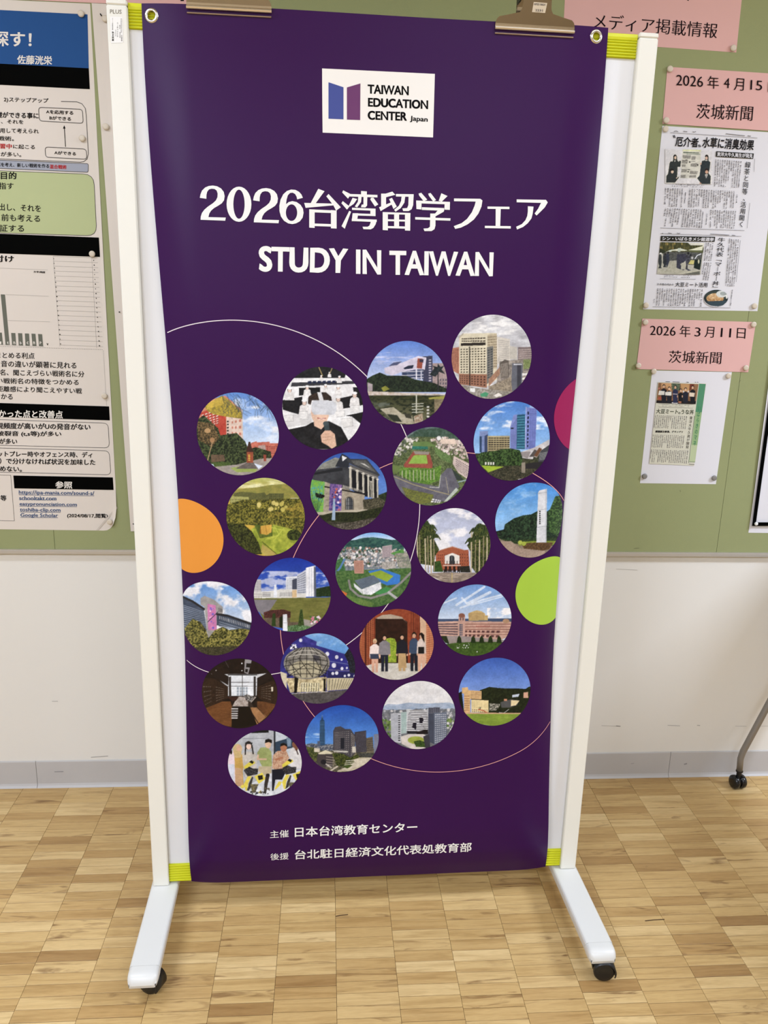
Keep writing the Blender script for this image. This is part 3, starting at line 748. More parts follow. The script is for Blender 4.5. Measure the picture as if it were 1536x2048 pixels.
    def dots(s, P, n, r, cols):
        q = pts(P); lo, hi = q.min(0), q.max(0); M_ = s.mask(P)
        for _ in range(n):
            x, y = lo+(hi-lo)*s.rs.rand(2); rr = r*(.5+s.rs.rand()); c = cols[s.rs.randint(len(cols))]
            i = int((y-s.Y[0, 0])/(s.Y[1, 0]-s.Y[0, 0])); j = int((x-s.X[0, 0])/(s.X[0, 1]-s.X[0, 0]))
            if 0 <= i < M_.shape[0] and 0 <= j < M_.shape[1] and M_[i, j]:
                k = int(rr/(s.X[0, 1]-s.X[0, 0]))+2; a0, a1, b0, b1 = max(i-k, 0), i+k+1, max(j-k, 0), j+k+1
                m = ((s.X[a0:a1, b0:b1]-x)**2+(s.Y[a0:a1, b0:b1]-y)**2 < rr*rr); s.I[a0:a1, b0:b1][m] = c
        return s
    def person(s, x, y, h, top, bot, skin=(206, 160, 130), hair=(30, 24, 22), w=.24, arms=True):
        """x centre, y feet, h height"""
        u = h; s.p([(x-.09*u, y), (x-.10*u, y-.5*u), (x+.10*u, y-.5*u), (x+.09*u, y), (x+.02*u, y), (x, y-.4*u), (x-.02*u, y)], bot)
        s.p([(x-.11*u, y-.45*u), (x-w/2*u, y-.78*u), (x-.05*u, y-.84*u), (x+.05*u, y-.84*u), (x+w/2*u, y-.78*u), (x+.11*u, y-.45*u)], top)
        if arms:
            s.l([(x-w/2*u, y-.76*u), (x-w/2*u-.02*u, y-.45*u)], .05*u, top); s.l([(x+w/2*u, y-.76*u), (x+w/2*u+.02*u, y-.45*u)], .05*u, top)
            s.e(x-w/2*u-.02*u, y-.44*u, .025*u, .03*u, skin); s.e(x+w/2*u+.02*u, y-.44*u, .025*u, .03*u, skin)
        s.e(x, y-.93*u, .058*u, .075*u, hair); s.e(x, y-.905*u, .045*u, .055*u, skin); return s
    def sample(s, px):
        if not getattr(s, 'done', 0):
            z = s.zf[2]; s.done = 1
            g = 1+.13*(s.nz(2.6*z, 2.2*z, 2)-.5)+.14*(s.nz(16*z, 12*z, 2)-.5); L = s.I.mean(-1, keepdims=True)
            s.I = np.clip((L+(s.I-L)*.93)*g[..., None], 0, 255); s.I = s.I*.9+255*(.1*(s.I/255)**2*(3-2*s.I/255))-4
        J = s.I if s.ss <= 1 else (s.I+np.roll(s.I, 1, 0)+np.roll(s.I, 1, 1)+np.roll(np.roll(s.I, 1, 0), 1, 1))/4
        x = (px[:, 0]-s.x0)*s.ss; y = (px[:, 1]-s.y0)*s.ss
        h, w = J.shape[:2]; x = np.clip(x, 0, w-1.001); y = np.clip(y, 0, h-1.001); i, j = y.astype(int), x.astype(int); fy, fx = (y-i)[:, None], (x-j)[:, None]
        i1, j1 = np.minimum(i+1, h-1), np.minimum(j+1, w-1)
        return (J[i, j]*(1-fx)+J[i, j1]*fx)*(1-fy)+(J[i1, j]*(1-fx)+J[i1, j1]*fx)*fy
def grid_mesh(name, AB, keep, surf, off, m, root, cv, **kw):
    n = AB.shape[0]; P = AB.reshape(-1, 2); V = surf.pos(P, off)
    ink = np.c_[lin(np.clip(cv.sample(proj(V)), 0, 255)), np.ones(len(V))]
    idx = np.arange(len(P)).reshape(AB.shape[:2]); Q = np.stack([idx[:-1, :-1], idx[:-1, 1:], idx[1:, 1:], idx[1:, :-1]], -1)[keep]
    a, b, c = V[Q[0, 0]], V[Q[0, 1]], V[Q[0, 2]]
    if np.cross(b-a, c-a)@(CAM-a) < 0: Q = Q[:, ::-1]
    used, inv = np.unique(Q, return_inverse=True); Q = inv.reshape(Q.shape); V = V[used]; ink = ink[used]
    I = np.array(WM[root.name].inverted()); V = V@I[:3, :3].T+I[:3, 3]
    me = bpy.data.meshes.new(name); me.vertices.add(len(V)); me.vertices.foreach_set('co', V.astype(np.float32).ravel())
    me.loops.add(Q.size); me.loops.foreach_set('vertex_index', Q.astype(np.int32).ravel())
    me.polygons.add(len(Q)); me.polygons.foreach_set('loop_start', np.arange(0, Q.size, 4, dtype=np.int32)); me.update(calc_edges=True)
    at = me.color_attributes.new('ink', 'FLOAT_COLOR', 'POINT'); at.data.foreach_set('color', ink.astype(np.float32).ravel()); me.materials.append(m)
    o = bpy.data.objects.new(name, me); COL.objects.link(o); o.parent = root; WM[o.name] = WM[root.name]; return tag(o, **kw)
NP = 150
def round_photo(L, Rr, T, Bt, cv, label, cutR=False, cutL=False):
    yc = (T+Bt)/2
    cT, cB = BAN.inv([((L+Rr)/2, T), ((L+Rr)/2, Bt)]); R = abs(cT[1]-cB[1])/2; zc = (cT[1]+cB[1])/2
    if cutR: c = np.array([BAN.inv([(L, yc)])[0][0]+R, zc])
    elif cutL: c = np.array([BAN.inv([(Rr, yc)])[0][0]-R, zc])
    else: c = np.array([BAN.inv([((L+Rr)/2, yc)])[0][0], zc])
    g = np.linspace(-1.01, 1.01, NP); gx, gy = np.meshgrid(g, g); d = np.hypot(gx, gy)
    ins = d <= 1; k = ins[:-1, :-1] | ins[:-1, 1:] | ins[1:, :-1] | ins[1:, 1:]
    s = np.where(d > 1, 1/np.maximum(d, 1e-6), 1); gx, gy = gx*s, gy*s
    X = np.clip(c[0]+R*gx, .0006, BAN.W-.0006); AB = np.stack([X, c[1]+R*gy], -1)
    return grid_mesh('round_photo', AB, k, BAN, .0006, PRINT, ban, cv, label=label)
def cvf(L, Rr, T, Bt, z, seed): return Cv(L, T, Rr, Bt, z, seed)
SKY, WHT = (120, 160, 215), (235, 235, 238)
z5 = (380, 730, 4.2667); z6 = (730, 620, 4.0421); z7 = (780, 800, 4.3886); z8 = (440, 890, 4.3886); za = (820, 950, 4.9548)
zb_ = (350, 1040, 3.1347); zc = (700, 1140, 3.5721); zd = (390, 1250, 4.5176); ze = (750, 1290, 4.1514); zf_ = (440, 1400, 4.5176)
FOL = ((22, 30, 20), (88, 100, 60))
# 1 red and pink brick campus under a willow
b = (392.9, 559.3, 785, 950.3); c = cvf(*b, z5, 1)
c.g(None, (96, 138, 205), (196, 214, 236), 240, 660).cl(None, (232, 236, 242), 170, 90, .5, .72)
c.p('40 420 95 395 160 300 300 260 445 385 452 640 40 700', (186, 118, 88), (214, 150, 120), 40)
c.p('80 410 300 330 312 600 180 600', (176, 62, 50), (196, 84, 66), 30).w('90 420 245 370 245 500 120 540', 5, 6, (232, 205, 190), .62, .42).w('95 425 250 375 250 505 125 545', 5, 6, (90, 50, 46), .5, .2)
c.p('312 420 448 380 452 640 312 640', (208, 182, 166), (222, 198, 180), 25).w('350 470 448 440 448 620 350 600', 3, 3, (190, 120, 100), .5, .4).w('313 470 333 468 333 600 313 600', 1, 5, (50, 40, 40), .7, .5)
c.p('120 350 270 262 330 300 440 400 445 460 300 440 200 420 150 395', (196, 170, 60), (130, 116, 60), 14, k=3).w('130 330 270 270 290 330 150 380', 14, 1, (226, 190, 80), .5, 1)
for i in range(70):
    x, y = 260+c.rs.rand()*470, 238+c.rs.rand()*120; c.l([(x, y), (x+20+c.rs.randn()*18, y+40), (x+35+c.rs.randn()*30, y+70+50*c.rs.rand())], 3, (58, 70, 78), .65)
c.p('520 665 570 650 570 660 680 655 680 668 755 668 755 800 520 780', (178, 92, 76), (200, 120, 100), 30).w('590 690 750 690 750 760 590 760', 8, 4, (120, 60, 56), .7, .35)
c.p('580 690 640 680 650 730 590 740', (190, 170, 160), (150, 120, 110), 8)
c.p('45 470 120 430 240 540 260 600 400 580 470 650 500 720 560 700 690 740 700 820 300 860 60 830', *FOL, 16, k=3.2).p('60 480 200 500 250 620 190 700 70 640', (44, 40, 26), (150, 122, 80), 12, k=3)
c.e(150, 560, 26, 20, (186, 150, 104)).e(190, 640, 22, 22, (170, 130, 90)).l('190 660 150 815', 7, (180, 150, 110))
c.p('180 765 290 765 300 820 180 830', (120, 96, 74), (92, 78, 62), 14).p('190 830 345 830 345 860 210 870', (92, 108, 56), (60, 80, 40), 10)
c.p('200 870 400 850 600 800 760 790 700 900 560 945 280 945', (172, 160, 150), (148, 140, 134), 40).p('345 880 420 865 575 890 560 912 400 915', (150, 166, 90)).p('385 885 480 835 545 832 590 885', (96, 88, 84), (120, 110, 104), 20)
c.p('545 838 625 862 585 888', (214, 224, 240)).p('483 740 540 740 540 835 483 835', (142, 70, 48), (164, 92, 64), 12).p('478 742 490 700 500 655 515 655 525 700 542 742', (70, 44, 36)).w('497 762 513 762 513 820 497 820', 1, 4, (222, 180, 80), 1, .6)
c.p('625 765 650 765 650 822 630 822', (150, 76, 60)); round_photo(*b, c, 'round photo of red brick buildings behind a willow')
# 2 visitor in a headset holding a microphone
b = (563.3, 728, 733.5, 898.7); c = cvf(*b, z5, 2)
c.p(None, (222, 220, 218), (240, 240, 238), 60).p('770 0 1500 0 1500 90 1330 80 1320 110 890 110 860 130 770 130', (26, 26, 28), (46, 46, 48), 30)
c.p('870 150 1420 135 1420 160 860 185', (60, 60, 64)).w('1000 138 1250 132 1250 152 1000 158', 6, 1, (30, 40, 70), .7, 1)
for P_ in ('930 195 1110 190 1110 245 930 262', '1390 190 1460 190 1470 262 1400 262', '788 300 960 270 960 430 850 400 790 380', '1250 290 1380 262 1480 262 1480 345 1260 380', '1300 430 1480 380 1480 520 1380 440', '790 560 1040 510 960 600 900 700 790 640'):
    c.p(P_, (20, 20, 22), (36, 36, 38), 30)
c.p('800 430 1030 410 1040 500 820 535', (208, 206, 204)).p('1240 395 1480 340 1480 400 1250 450', (222, 222, 220))
for x, y, q in ((850, 240, 55), (1000, 215, 45), (1157, 195, 34), (1265, 215, 44), (1405, 285, 60), (975, 350, 62), (1265, 320, 60), (1275, 120, 30), (1120, 110, 24), (1190, 80, 22)):
    c.p([(x-q*.75, y+q*1.1), (x-q*.6, y), (x-q*.2, y-q*.25), (x+q*.2, y-q*.25), (x+q*.6, y), (x+q*.75, y+q*1.1)], (238, 236, 232), (206, 202, 198), q*.5)
    c.e(x, y-q*.5, q*.34, q*.42, (60, 50, 46)).e(x, y-q*.42, q*.27, q*.33, (222, 196, 180)).e(x, y-q*.75, q*.36, q*.2, (240, 240, 238))
for P_ in ('935 395 1005 395 1005 465 935 460', '1240 395 1320 390 1320 440 1240 445', '1365 345 1445 345 1445 400 1370 400', '1285 460 1385 450 1390 520 1310 535', '805 430 880 425 880 480 805 480'):
    c.p(P_, (236, 234, 230), (214, 212, 208), 30).l(P_, 3, (170, 168, 166))
c.l('1100 20 1130 90', 7, (170, 150, 96)).l('1215 20 1195 70', 7, (160, 140, 96))
c.p('895 620 920 560 1040 490 1090 480 1190 480 1290 530 1350 640 1330 720 920 720', (22, 22, 24), (44, 44, 46), 40)
c.p('1050 430 1180 430 1165 500 1120 550 1060 520', (224, 186, 160)).e(1110, 400, 78, 108, (228, 190, 164))
c.p('1005 330 1010 270 1050 245 1100 232 1160 232 1205 270 1215 320 1180 300 1040 300 1030 340', (38, 30, 26), (74, 58, 48), 16).p('1085 232 1120 232 1142 305 1105 305', (222, 222, 222))
c.p('1040 320 1060 300 1220 305 1248 330 1250 390 1225 425 1060 425 1035 395', (196, 198, 202), (208, 210, 214), 60).l('1090 453 1120 462 1155 455', 9, (164, 84, 78)).l('1100 460 1150 460', 4, (250, 240, 236))
c.p('1140 500 1185 490 1190 555 1150 560', (60, 72, 74)).e(1160, 500, 25, 20, (72, 84, 86)).p('1145 560 1180 555 1185 715 1150 715', (30, 34, 36))
c.p('1115 600 1150 560 1200 560 1235 590 1250 690 1210 715 1180 690 1125 660', (226, 188, 162), (206, 164, 138), 22, k=2).l('1128 592 1195 585', 3, (176, 134, 110)).l('1125 620 1200 612', 3, (176, 134, 110)).l('1128 646 1205 636', 3, (176, 134, 110))
round_photo(*b, c, 'round photo of a person in a white headset holding a microphone')
# 3 white wing-shaped building over a pond
b = (733, 895.3, 681.8, 848.8); c = cvf(*b, z6, 3)
c.g(None, (92, 128, 204), (176, 190, 226), 250, 520).cl('0 340 400 340 400 440 0 440', (210, 210, 234), 120, 20, .45, .7, .8)
c.p('540 430 670 430 670 660 540 660', (176, 156, 152), (150, 132, 130), 20).w('600 550 665 550 665 640 600 640', 3, 3, (96, 90, 100), .6, .6)
c.p('465 375 545 370 545 600 470 600', (66, 68, 90)).w('505 395 545 395 545 580 505 580', 1, 9, (190, 184, 196), .5, .5)
c.p('300 480 470 470 470 560 300 550', (52, 62, 92), (80, 90, 116), 24).p('155 470 300 425 430 372 490 385 480 480 420 480 300 500 220 530 160 510', (196, 188, 204), (214, 206, 220), 60)
c.p('190 455 230 425 300 415 260 445', (84, 90, 120)).p('310 470 350 450 395 445 385 472 320 480', (40, 46, 66)).p('425 390 470 395 460 475 418 470', (150, 80, 64)).l('430 376 492 388 480 480', 8, (224, 216, 228)).p('440 395 475 400 470 425 440 420', (60, 54, 70))
for y in (500, 530, 552): c.l([(300, y), (470, y-6)], 6, (206, 204, 214))
c.l('415 480 415 585', 11, (222, 220, 228)).l('455 490 455 585', 8, (206, 204, 214))
c.p('10 560 60 530 120 505 180 530 250 530 330 530 400 560 560 590 670 640 670 665 10 665', (22, 30, 24), (54, 68, 46), 18, k=3).p('520 525 560 470 545 450 585 460 590 430 610 460 640 450 620 480 650 520 600 500 570 540', (26, 34, 36), (56, 66, 70), 14)
c.l('590 500 592 655', 9, (52, 52, 56)).p('20 585 60 600 60 655 20 655', (170, 158, 160)).p('130 630 165 612 200 640 150 660', (140, 140, 60))
c.p('10 655 300 668 670 680 670 700 10 692', (214, 206, 200), (178, 160, 140), 30)
c.g('10 690 670 690 670 930 10 930', (58, 62, 36), (112, 110, 84), 690, 900).cl('10 690 670 690 670 930 10 930', (32, 40, 26), 26, 12, .48, .62, .9).cl('10 720 200 720 200 930 10 930', (120, 128, 124), 60, 40, .45, .7, .6)
c.p('120 800 230 785 300 840 380 860 400 925 260 915', (186, 178, 156), (160, 154, 130), 30).p('175 840 260 850 300 905 230 900', (50, 56, 44)).p('310 830 370 845 380 880 330 870', (64, 64, 52)).p('395 860 465 835 470 900 400 920', (140, 110, 84), (190, 180, 160), 14)
for y in (760, 780, 805, 828): c.l([(380, y), (470, y-4)], 6, (196, 196, 180))
c.l('415 690 415 830', 11, (190, 190, 172)).w('500 770 520 770 520 900 500 900', 1, 5, (210, 206, 196), 1, .5).p('510 710 660 690 650 720 520 722', (160, 156, 80)).p('560 720 640 720 600 800 560 860', (150, 136, 108), (110, 100, 76), 20)
round_photo(*b, c, 'round photo of a white wing shaped building over a pond')
# 4 tall cream tower block
b = (902.7, 1064, 629.4, 797.6); c = cvf(*b, z6, 4)
c.p(None, (170, 168, 170), (214, 214, 216), 120, 50).cl('690 30 1360 30 1360 200 690 200', (236, 234, 230), 140, 40, .45, .65)
c.p('690 310 760 300 760 520 690 480', (166, 108, 86), (186, 130, 104), 20).w('700 320 755 315 755 500 705 470', 4, 12, (120, 84, 72), .5, .6)
c.p('1065 215 1170 235 1170 420 1065 440', (212, 204, 190)).w('1075 235 1165 250 1165 410 1075 430', 10, 12, (170, 164, 156), 1, .4).p('1170 290 1230 300 1230 400 1170 400', (190, 184, 172))
c.p('1235 300 1350 297 1350 420 1235 420', (126, 112, 110)).w('1240 315 1350 310 1350 410 1240 415', 9, 6, (206, 190, 180), .5, .5)
c.p('1090 415 1360 390 1360 700 1050 660', (168, 158, 146), (120, 112, 104), 26, k=3).p('1280 400 1340 400 1340 470 1280 480', (106, 120, 70), (150, 160, 110), 14)
c.p('760 215 800 190 1060 185 1068 560 970 630 760 600', (214, 204, 176)).p('760 215 795 183 795 200 762 232', (180, 170, 150)).p('990 200 1065 190 1068 470 990 480', (190, 176, 148)).w('990 210 1065 205 1068 465 990 470', 6, 12, (110, 96, 76), .5, .55)
c.w('768 310 978 300 978 512 768 512', 9, 10, (62, 54, 44), .55, .42).w('780 225 975 215 975 262 780 262', 10, 2, (70, 60, 50), .8, .45).p('775 268 975 262 975 285 775 290', (50, 44, 38))
c.p('985 300 1035 290 1035 560 985 600', (120, 118, 112)).w('987 320 1035 305 1035 540 987 560', 2, 12, (70, 74, 76), .7, .5)
c.p('758 515 985 520 985 630 758 600', (156, 112, 90)).w('762 525 980 530 980 620 762 592', 10, 4, (74, 50, 42), .5, .5).p('1000 560 1090 460 1090 520 1000 620', (180, 140, 112), (140, 108, 90), 14).l('845 300 848 610', 9, (48, 42, 36))
c.p('1090 430 1130 400 1160 410 1160 545 1100 545', (96, 88, 80)).w('1095 435 1155 425 1155 540 1100 540', 5, 1, (160, 150, 138), .5, 1).p('1190 430 1275 430 1270 640 1180 660', (104, 106, 114)).p('1230 445 1262 445 1262 620 1230 640', (66, 66, 74)).l('1205 440 1265 440', 8, (220, 220, 222))
c.p('1000 620 1180 540 1190 660 1120 700 1000 640', (168, 154, 132), (120, 110, 96), 16, k=3).p('750 600 900 630 1180 660 1180 720 800 720', (176, 170, 160), (130, 124, 112), 20, k=3).w('1270 500 1340 500 1320 600 1270 620', 1, 4, (220, 216, 210), 1, .5)
c.p('930 680 975 662 1000 675 985 700 940 700', (78, 150, 110)).p('850 632 890 632 890 665 850 660', (236, 236, 232)).p('1040 690 1080 670 1110 690 1060 705', (232, 226, 216))
round_photo(*b, c, 'round photo of a tall cream office block on a cloudy day')
# 5 glass towers
b = (947.5, 1100, 802.7, 961.3); c = cvf(*b, z7, 5)
c.g(None, (78, 128, 204), (146, 188, 232), 10, 420).cl('730 0 1410 0 1410 260 730 260', (222, 230, 242), 110, 50, .52, .72)
c.p('785 275 860 270 860 460 785 460', (112, 130, 176), (136, 150, 190), 16).p('785 320 805 320 805 460 785 460', (52, 74, 104)).p('830 315 860 300 860 460 830 460', (62, 74, 104))
c.p('855 315 1052 315 1052 465 855 465', (176, 162, 122)).w('862 325 1050 325 1050 460 862 460', 8, 7, (52, 46, 42), .84, .5)
c.p('1055 240 1085 130 1185 125 1185 430 1055 430', (128, 140, 196)).w('1058 240 1125 140 1125 430 1058 430', 5, 20, (106, 116, 170), .8, .8).p('1115 130 1185 125 1185 430 1110 430', (42, 92, 118)).w('1118 140 1182 135 1182 425 1115 425', 1, 12, (78, 140, 160), 1, .4).p('1060 243 1083 243 1083 256 1060 256', (40, 44, 60))
c.p('1195 65 1290 70 1275 435 1188 430', (122, 134, 196)).w('1225 75 1288 75 1275 430 1220 430', 3, 24, (104, 114, 176), .9, .8).w('1205 95 1222 95 1215 420 1200 420', 1, 9, (34, 40, 64), .8, .62).l('1195 62 1187 430', 6, (180, 188, 224))
c.p('730 470 1410 450 1410 720 730 720', (44, 50, 34), (80, 80, 60), 20).p('1310 450 1400 380 1410 560 1300 560', (70, 72, 76)).w('1310 465 1390 450 1380 520 1310 530', 1, 6, (150, 150, 150), 1, .4)
c.p('1135 500 1150 455 1260 420 1400 345 1400 392 1330 440 1290 505 1260 495 1255 520 1200 515', (186, 180, 180), (214, 210, 208), 40).p('1140 492 1150 455 1235 452 1210 515', (150, 142, 140)).p('1220 500 1270 432 1290 445 1262 500', (88, 82, 80)).p('1262 490 1310 415 1335 430 1290 500', (110, 76, 54))
c.p('750 500 800 460 900 450 1000 430 1060 425 1140 440 1160 500 1160 575 800 575', (20, 36, 18), (84, 112, 60), 15, k=3.2).w('830 545 920 545 920 570 830 570', 4, 1, (224, 220, 210), .6, 1).p('800 575 1000 585 930 615 870 640', (160, 186, 58))
c.p('850 640 1000 585 1160 575 1300 600 1330 600 1250 690 1000 710', (36, 40, 30), (92, 86, 68), 12, k=3).p('1155 550 1188 545 1188 640 1155 640', (140, 130, 116)).p('1190 560 1330 540 1370 540 1330 600 1190 605', (44, 42, 44))
c.p('1120 695 1180 688 1180 700 1130 705', (214, 214, 216)); round_photo(*b, c, 'round photo of blue glass towers beside a lawn')
# 6 aerial view of a running track
b = (782.7, 940.6, 854, 1010.8); c = cvf(*b, z7, 6)
c.p(None, (120, 132, 88), (66, 78, 48), 14, k=3).p('10 230 710 230 710 480 560 340 400 300 250 320 100 340 10 500', (70, 88, 88), (120, 134, 132), 50)
c.p('150 330 260 260 500 240 640 330 660 420 560 350 440 330 260 320', (52, 76, 60), (84, 104, 92), 24).dots('30 350 170 320 260 340 200 420 60 500 30 480', 160, 9, [(214, 210, 200), (186, 180, 170), (90, 100, 84)])
c.dots('350 330 560 330 700 420 700 520 520 480 400 400', 420, 9, [(220, 210, 200), (196, 176, 166), (150, 140, 128), (110, 100, 94), (206, 186, 176)]).e(428, 335, 18, 20, (230, 228, 226)).p('440 345 570 340 580 390 450 385', (222, 200, 182))
c.p('120 570 205 450 345 460 375 560 370 600 230 610 130 600', (146, 74, 62), (160, 88, 74), 20).p('160 560 205 490 225 483 320 483 332 560', (134, 168, 72), (150, 184, 86), 30).p('205 448 345 455 340 480 220 476', (150, 140, 130))
c.p('195 405 330 405 335 432 195 435', (44, 104, 92), (60, 130, 110), 16).p('200 370 330 365 400 400 400 410 200 405', (106, 132, 76))
c.p('380 400 450 450 530 490 540 560 450 520 400 470', (80, 104, 60), (120, 146, 90), 10).p('90 590 380 600 450 570 440 700 340 740 200 720 80 650', (70, 108, 40), (120, 156, 70), 14, k=3)
c.w('90 620 400 610 400 700 90 720', 10, 1, (190, 186, 160), .16, 1).p('20 570 100 580 60 650 20 640', (104, 122, 70))
c.p('560 490 700 560 690 700 600 640 550 560', (206, 186, 178)).w('575 510 700 580 690 690 580 610', 9, 6, (84, 76, 80), .5, .5).p('530 590 640 690 640 705 560 700', (56, 66, 60))
c.p('15 650 200 720 340 745 430 760 450 655 500 600 540 600 610 760 520 880 400 900 200 890 60 780', (96, 94, 104), (112, 110, 118), 40).l('30 670 200 740 400 800 520 830', 4, (206, 190, 120)).w('150 780 380 830 360 860 140 800', 8, 2, (200, 200, 206), .5, .4).l('445 660 430 770 350 765', 6, (190, 190, 180)).l('490 680 515 820', 3, (190, 180, 140))
c.p('100 760 200 790 380 830 380 900 250 915 150 860', (126, 132, 60), (90, 92, 60), 10, k=3).w('370 860 450 880 440 905 350 900', 4, 2, (230, 230, 230), .7, .6).p('470 895 580 770 600 790 500 890', (180, 188, 176)).l('600 720 680 700', 10, (150, 170, 176))
round_photo(*b, c, 'round aerial photo of a red running track and campus')
# 7 white pillar monument
b = (990.5, 1139, 965, 1115); c = cvf(*b, za, 7)
c.g(None, (70, 136, 208), (140, 186, 230), 80, 480).cl('840 80 1250 80 1250 540 840 540', (170, 204, 236), 120, 60, .5, .75, .7)
c.p('840 600 1520 600 1520 830 840 830', (150, 134, 116), (120, 108, 92), 12).p('845 560 930 540 940 490 1030 430 1120 400 1200 390 1260 360 1360 360 1440 300 1450 210 1520 200 1520 700 1100 680 980 650 860 620', (14, 26, 22), (58, 84, 56), 20, k=2.8).p('1440 210 1520 200 1520 640 1380 560 1370 380', (24, 44, 26), (96, 128, 70), 18, k=2.6)
c.p('860 620 1000 650 1080 660 1080 640 1460 620 1460 700 1000 680', (70, 90, 50), (30, 44, 28), 14).p('880 660 1000 655 1100 730 1340 745 1330 800 1180 820 1040 800 920 710', (178, 156, 138), (146, 126, 110), 9)
c.p('1070 670 1200 655 1450 655 1450 690 1080 700', (146, 156, 60), (110, 130, 50), 12).p('1100 680 1250 668 1420 668 1380 735 1320 750 1130 730', (72, 54, 36), (120, 88, 56), 10, k=3).e(1092, 668, 22, 20, (170, 180, 80)).e(1128, 680, 22, 22, (160, 172, 70))
c.p('1270 170 1285 152 1358 136 1352 668 1252 668', (214, 214, 216)).p('1340 140 1358 136 1352 668 1340 668', (190, 192, 196))
for y in (178, 345, 512): c.l([(1264, y+6), (1356, y-8)], 4, (150, 154, 160))
c.w('1278 352 1296 352 1296 490 1278 490', 1, 7, (30, 30, 34), .8, .7); round_photo(*b, c, 'round photo of a white pillar monument in front of trees', cutR=True)
# 8 palm avenue
b = (831, 983, 1016.2, 1165); c = cvf(*b, za, 8)
c.g(None, (168, 174, 196), (196, 202, 222), 330, 720).cl(None, (232, 230, 232), 150, 80, .48, .64)
c.p('255 760 310 745 420 712 530 745 580 740 590 940 255 950', (152, 82, 58), (170, 98, 70), 14).w('270 780 580 770 580 900 270 900', 14, 4, (96, 50, 40), .35, .4).p('345 800 420 772 490 800 490 880 345 880', (222, 216, 208)).e(415, 815, 24, 18, (52, 56, 62)).p('392 815 440 815 440 885 392 885', (52, 56, 62)).l('415 800 415 885', 4, (170, 170, 170))
c.w('335 905 500 905 500 960 335 960', 4, 1, (40, 28, 26), .6, 1).l('330 897 500 897', 6, (206, 196, 186)).w('355 850 480 850 480 880 355 880', 5, 1, (70, 60, 56), .35, 1).l('300 745 420 708 540 745', 6, (186, 150, 130))
c.p('230 860 300 850 330 960 230 960', (34, 58, 26), (70, 100, 44), 12).p('490 905 590 900 600 965 500 965', (24, 26, 22), (60, 60, 56), 12)
for side, xs_, x0_, x1_ in ((0, (70, 95, 150, 175, 205, 235), 55, 290), (1, (610, 650, 690, 730, 765, 800), 560, 810)):
    P_ = '95 470 175 450 200 500 260 560 240 640 290 740 250 800 240 900 90 880 55 700' if side == 0 else '800 560 760 500 690 480 640 540 600 640 565 700 600 760 600 900 660 980 800 900'
    c.p(P_, (28, 40, 22), (98, 104, 52), 16, k=3)
    for i, x in enumerate(xs_):
        c.l([(x, 560+(i*37) % 110), (x+(6 if side == 0 else -4), 975-((i*23) % 30))], 13 if i % 2 == 0 else 9, (188, 174, 144) if i % 2 == 0 else (150, 136, 110))
for (x, y) in ((160, 500), (215, 530), (250, 620), (175, 600), (690, 520), (640, 560), (750, 560), (600, 660), (660, 640), (720, 600)):
    for k_ in range(9):
        a_ = -math.pi+k_*math.pi/8; dx, dy = 52*math.cos(a_), 36*math.sin(a_); c.l([(x, y), (x+dx*.6, y+dy*.9-6), (x+dx, y+dy*.5+20)], 9, (36, 50, 28) if k_ % 2 else (70, 84, 44))
c.p('180 975 320 965 660 968 640 1000 500 1070 350 1070 200 1000', (176, 160, 144), (120, 108, 96), 60, 7, 3).l('415 965 415 1065', 5, (196, 170, 90)).w('330 935 500 935 500 970 330 970', 9, 1, (30, 24, 22), .4, 1)
round_photo(*b, c, 'round photo of a brick hall at the end of a palm avenue')
# 9 golden parkland
b = (450, 613, 955.6, 1111.5); c = cvf(*b, z8, 9)
c.g(None, (176, 178, 100), (198, 164, 70), 290, 480).cl('50 280 760 280 760 380 50 380', (226, 222, 170), 140, 30, .45, .7).p('100 400 200 385 330 370 450 350 600 340 700 390 700 480 100 480', (132, 132, 66), (156, 146, 74), 60, 30)
c.p('120 425 180 410 260 415 330 425 390 415 410 440 430 425 560 425 560 480 410 490 200 500 120 480', (84, 88, 52), (112, 110, 62), 10).w('430 428 560 428 560 480 430 480', 8, 3, (70, 70, 40), .5, .5)
c.p('80 450 250 455 260 500 90 520', (150, 150, 84), (180, 176, 110), 10).w('85 470 250 470 250 510 85 515', 12, 2, (84, 84, 50), .4, .5)
c.p('45 530 200 480 420 480 760 460 770 800 400 720 250 700 50 700', (44, 48, 20), (150, 140, 58), 15, k=3).cl('420 480 760 480 760 640 420 640', (196, 164, 70), 80, 40, .45, .8, .6).dots('330 500 600 500 600 600 330 560', 18, 14, [(206, 190, 110), (190, 176, 90)]).l('620 468 690 468', 5, (226, 220, 190))
c.p('50 690 200 690 330 800 390 960 200 960 70 800', (30, 34, 16), (84, 88, 40), 16, k=3.4).p('270 740 350 700 480 700 640 740 720 840 640 920 520 970 370 960 340 860', (128, 142, 48), (176, 180, 70), 50).p('300 700 460 700 460 800 350 820', (76, 92, 36), (110, 120, 50), 30)
c.p('370 870 500 960 400 975 360 940', (176, 156, 84)).l('370 850 500 960', 5, (70, 64, 30)).p('356 710 455 697 452 765 410 790 362 780', (206, 160, 72)).p('356 710 362 780 345 775', (120, 84, 30)).l('400 705 412 788', 4, (150, 110, 40)).e(650, 790, 62, 48, (26, 32, 16), (80, 90, 40), 14, 3.2)
for P_ in ('440 720 560 750 620 745', '470 700 520 790 400 830', '560 730 480 830'): c.l(P_, 4, (190, 196, 84))
round_photo(*b, c, 'round golden photo of parkland and distant housing')
